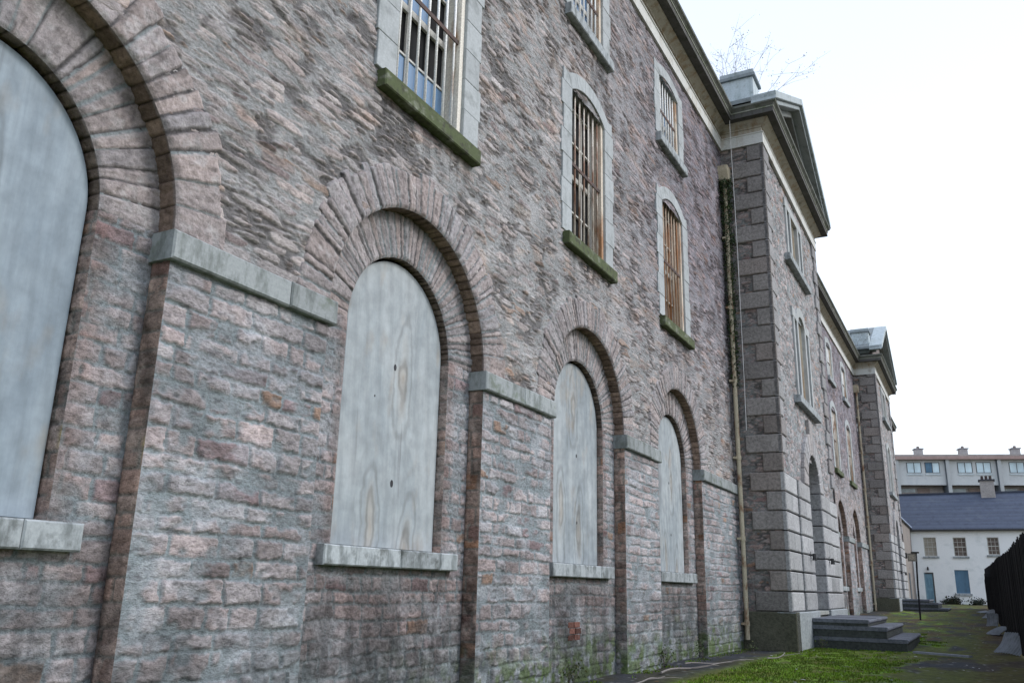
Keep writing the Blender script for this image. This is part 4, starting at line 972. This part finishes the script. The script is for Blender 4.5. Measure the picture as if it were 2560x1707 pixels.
for i in range(-1, 5):
    for j, u in enumerate((1.45, 3.72)):
        u += i*PW; zt, zb_ = 18.3, 16.95
        f = MB()
        for uu in (u, u+.87, u+1.74): f.slab([(uu-.04, zb_), (uu+.04, zb_), (uu+.04, zt), (uu-.04, zt)], .002, .05, 0, frA, g3(.12))
        for vv in (zb_, zt, zb_+.0): f.slab([(u, vv-.04), (u+1.74, vv-.04), (u+1.74, vv+.04), (u, vv+.04)], .002, .045, 0, frA, g3(.12))
        f.slab([(u-.05, zb_-.32), (u+1.85, zb_-.32), (u+1.85, zb_-.04), (u-.05, zb_-.04)], .002, .1, 0, frA, (.6,.66,.68)); w = apl(f).build('window', M_VOU, ap)
        g = MB(); o_, eu, ev, ew = frA; T = lambda a, b_, c: o_+eu*a+ev*b_+ew*c
        g.poly([T(u, zb_, .02), T(u+1.74, zb_, .02), T(u+1.74, zt, .02), T(u, zt, .02)]); apl(g).build('pane', M_FG, w)
        if i == 0 and j == 1:
            g = MB(); g.poly([T(u+.04, zb_+.05, .03), T(u+.83, zb_+.05, .03), T(u+.83, zt-.05, .03), T(u+.04, zt-.05, .03)]); apl(g).build('open_casement', M_BLUEB, w)
    g = MB()
    g.slab([(i*PW+.7, 14.55), (i*PW+2.6, 14.55), (i*PW+2.6, 15.05), (i*PW+.7, 15.05)], -1.58, -1.55, 0, frA, (.6,.66,.68)); g.slab([(i*PW+2.9, 13.8), (i*PW+4.4, 13.8), (i*PW+4.4, 15.1), (i*PW+2.9, 15.1)], -1.58, -1.5, 0, frA, (.34,.27,.24)); apl(g).build('lower_window', M_VOU, ap)
for u in (3.65, 9.35, 15.9):
    m = MB(); m.slab([(u, 19.2), (u+.95, 19.2), (u+.95, 20.6), (u, 20.6)], -4.4, -3.3, 0, frA, (.42,.38,.35), None, True); m.slab([(u-.12, 20.6), (u+1.07, 20.6), (u+1.07, 20.72), (u-.12, 20.72)], -4.5, -3.2, 0, frA, (.3,.28,.27), None, True); m.slab([(u+.3, 20.72), (u+.65, 20.72), (u+.6, 21.05), (u+.35, 21.05)], -4.0, -3.7, 0, frA, (.25,.2,.18)); apl(m).build('chimney', M_BRK, ap)

# ------------------------------------------------------------------ plants
M_LEAF = stone_mat('leaf', (1,1,1), .1, 0, .001, 5, .6); M_TWIG = simple('twig', (.10,.085,.075))
def leaves(name, pts, size, cols, parent, seed):
    rng = np.random.RandomState(seed); n = len(pts); P = np.array(pts)
    a = rng.randn(n, 3); a /= np.linalg.norm(a, axis=1)[:, None]; b_ = np.cross(a, rng.randn(n, 3)); b_ /= np.linalg.norm(b_, axis=1)[:, None]
    s = size*(.6+.8*rng.rand(n))[:, None]; V = np.stack([P-a*s*.5, P+b_*s*.32, P+a*s*.5, P-b_*s*.32], 1).reshape(-1, 3)
    c = np.array(cols)[rng.randint(len(cols), size=n)]*(.7+.6*rng.rand(n))[:, None]
    return np_mesh(name, V, np.arange(n*4).reshape(-1, 4), np.repeat(c, 4, 0), M_LEAF, parent, False)
def shrub(name, base, spread, H, nb, seed, leafn, lsize, lab, cat, cols, r0=.02, lean=(0,0)):
    t = empty(name, base, lab, cat); rg_ = random.Random(seed); m = MB(); tips = []
    for i in range(nb):
        p = Vector((0,0,0)); d = Vector((rg_.gauss(0, spread)+lean[0], rg_.gauss(0, spread)+lean[1], 1)).normalized(); L = H*rg_.uniform(.55, 1.); pts = [p.copy()]
        for k in range(7):
            d = (d+Vector((rg_.gauss(0,.16), rg_.gauss(0,.16), rg_.gauss(0,.1)))).normalized(); p = p+d*L/7; pts.append(p.copy())
            if k > 1:
                for q in range(2):
                    d2 = (d+Vector((rg_.gauss(0,.7), rg_.gauss(0,.7), rg_.gauss(0,.5)))).normalized(); e = p+d2*L*rg_.uniform(.1,.28)
                    m.tube([p, (p+e)/2+Vector((rg_.gauss(0,.03),)*3), e], [r0*.3, r0*.22, r0*.1], 4, (.1,.09,.08), False)
                    tips += [e, (p+e)/2, p+(e-p)*.8]
        m.tube(pts, [r0*(1-.85*k/7) for k in range(8)], 5, (.1,.09,.08), False); tips.append(p)
    m.build('stems', M_TWIG, t)
    L = [tuple(rg_.choice(tips)+Vector((rg_.gauss(0, lsize*1.5), rg_.gauss(0, lsize*1.5), rg_.gauss(0, lsize*1.2)))) for _ in range(leafn)]
    leaves('foliage', L, lsize, cols, t, seed); return t
G1 = [(.06,.10,.03), (.09,.13,.04), (.12,.13,.05), (.04,.06,.025)]
PALE = [(.34,.34,.26), (.22,.23,.2), (.40,.40,.28), (.16,.16,.15)]
shrub('rooftop_shrub', (22.6, .1, 13.9), .33, 3.6, 20, 3, 1100, .035, 'sparse twiggy shrub growing on the roof behind the nearer pavilion pedestal', 'shrub', PALE, .012, (0,-.25))
shrub('rooftop_shrub', (X2-.2, -.3, 13.9), .3, 1.6, 4, 5, 40, .045, 'small bare sprig growing on the gutter by the farther pavilion', 'shrub', PALE, .01, (0,-.1))
# creeper on the downpipe
t = empty('creeper', (20.78, -.16, 5.4), 'dark green creeper and moss climbing the upper part of the cream downpipe', 'creeper')
rg_ = random.Random(8); L = []
for _ in range(5200):
    z = 11.7-5.6*rg_.random()**1.5-(1.1 if rg_.random() < .04 else 0); s = .13*(1-.55*(11.7-z)/6.8); L.append((rg_.gauss(.04, s), rg_.gauss(.02, s*.7), z-5.4))
leaves('foliage', L, .05, [(.025,.05,.02), (.04,.07,.025), (.07,.09,.03), (.03,.04,.02)], t, 4)
m = MB(); m.tube([(.08+.04*math.sin(z*3), .0, z-5.4) for z in np.linspace(5., 11.6, 30)], .01, 5, (.1,.08,.06)); m.build('stem', M_TWIG, t)
# weeds and bushes
for i, (x, y, H, n, lb) in enumerate([(17.3, -.08, .45, 90, 'small leggy weed at the wall foot between the last window and the downpipe'), (10.9, -.1, .35, 160, 'low green weeds under the third boarded window'), (22.6, -1.45, .28, 70, 'small dark weed at the corner between plinth and steps'), (14.9,-.08,.4,200,'clump of green weeds under the smallest near boarded window'), (20.3,-.35,.18,50,'tiny sprig in the corner at the foot of the pavilion side')]):
    shrub('weed', (x, y, 0), .35, H, 6, 40+i, n, .035, lb, 'weed', G1, .005)
shrub('dark_bush', (71.6, -2.9, .72), 1.6, .5, 16, 60, 1800, .12, 'low dark bush at the base of the white house wall', 'bush', [(.03,.04,.02), (.05,.045,.025), (.02,.03,.02)], .012)
shrub('dark_bush', (70.9, -4.6, .72), 1.6, .4, 12, 61, 900, .12, 'dark scrub in the far corner beside the fence end', 'bush', [(.03,.045,.03), (.04,.045,.025), (.02,.03,.025)], .012)

# ------------------------------------------------------------------ world, sun, camera
wd_ = bpy.data.worlds.new('World'); sc.world = wd_; wd_.use_nodes = True; nt = wd_.node_tree
bg = nt.nodes['Background']; sky = nt.nodes.new('ShaderNodeTexSky'); sky.sky_type = 'NISHITA'; sky.sun_disc = False
SD = Vector((.35, -.8, .62)).normalized()
sky.sun_elevation = math.asin(SD.z); sky.sun_rotation = math.atan2(SD.x, SD.y); sky.air_density = 1.; sky.dust_density = 3.; sky.ozone_density = 1.
tcw = nt.nodes.new('ShaderNodeTexCoord'); sx = nt.nodes.new('ShaderNodeSeparateXYZ'); nt.links.new(tcw.outputs['Generated'], sx.inputs[0])
SK = 9.
cl = ramp(nt, sx.outputs['Z'], [(0., (1.06, 1.12, 1.18)), (.25, (.98, 1.08, 1.20)), (.62, (.80, .91, 1.13)), (1., (.74, .88, 1.14))])
sm_ = nt.nodes.new('ShaderNodeVectorMath'); sm_.operation = 'SCALE'; sm_.inputs['Scale'].default_value = SK; nt.links.new(cl, sm_.inputs[0])
mx = nt.nodes.new('ShaderNodeMix'); mx.data_type = 'RGBA'; mx.inputs[0].default_value = .80
nt.links.new(sky.outputs[0], mx.inputs[6]); nt.links.new(sm_.outputs[0], mx.inputs[7])
nt.links.new(mx.outputs[2], bg.inputs['Color']); bg.inputs['Strength'].default_value = .1
sl = bpy.data.lights.new('sun', 'SUN'); sl.energy = 1.4; sl.angle = math.radians(20); sl.color = (1, .98, .96)
so = bpy.data.objects.new('sun', sl); C.objects.link(so); so.rotation_euler = SD.to_track_quat('Z', 'Y').to_euler()
yaw, pitch, roll, fpx = 0.4924609, 0.2791282, 0.0226193, 2140.6
fw = Vector((math.cos(yaw)*math.cos(pitch), math.sin(yaw)*math.cos(pitch), math.sin(pitch))); rt = Vector((math.sin(yaw), -math.cos(yaw), 0)); up = rt.cross(fw)
r2 = rt*math.cos(roll)+up*math.sin(roll); u2 = -rt*math.sin(roll)+up*math.cos(roll)
cam = bpy.data.cameras.new('camera'); co = bpy.data.objects.new('camera', cam); C.objects.link(co)
cam.sensor_width = 36; cam.lens = 36*fpx/2560; cam.clip_end = 2000; cam.clip_start = .05
M = Matrix(((r2.x, u2.x, -fw.x, 0), (r2.y, u2.y, -fw.y, -5), (r2.z, u2.z, -fw.z, 1.25), (0,0,0,1))); co.matrix_world = M
sc.camera = co
sc.view_settings.view_transform = 'Standard'; sc.view_settings.look = 'None'; sc.view_settings.exposure = 0.6; sc.view_settings.gamma = 1
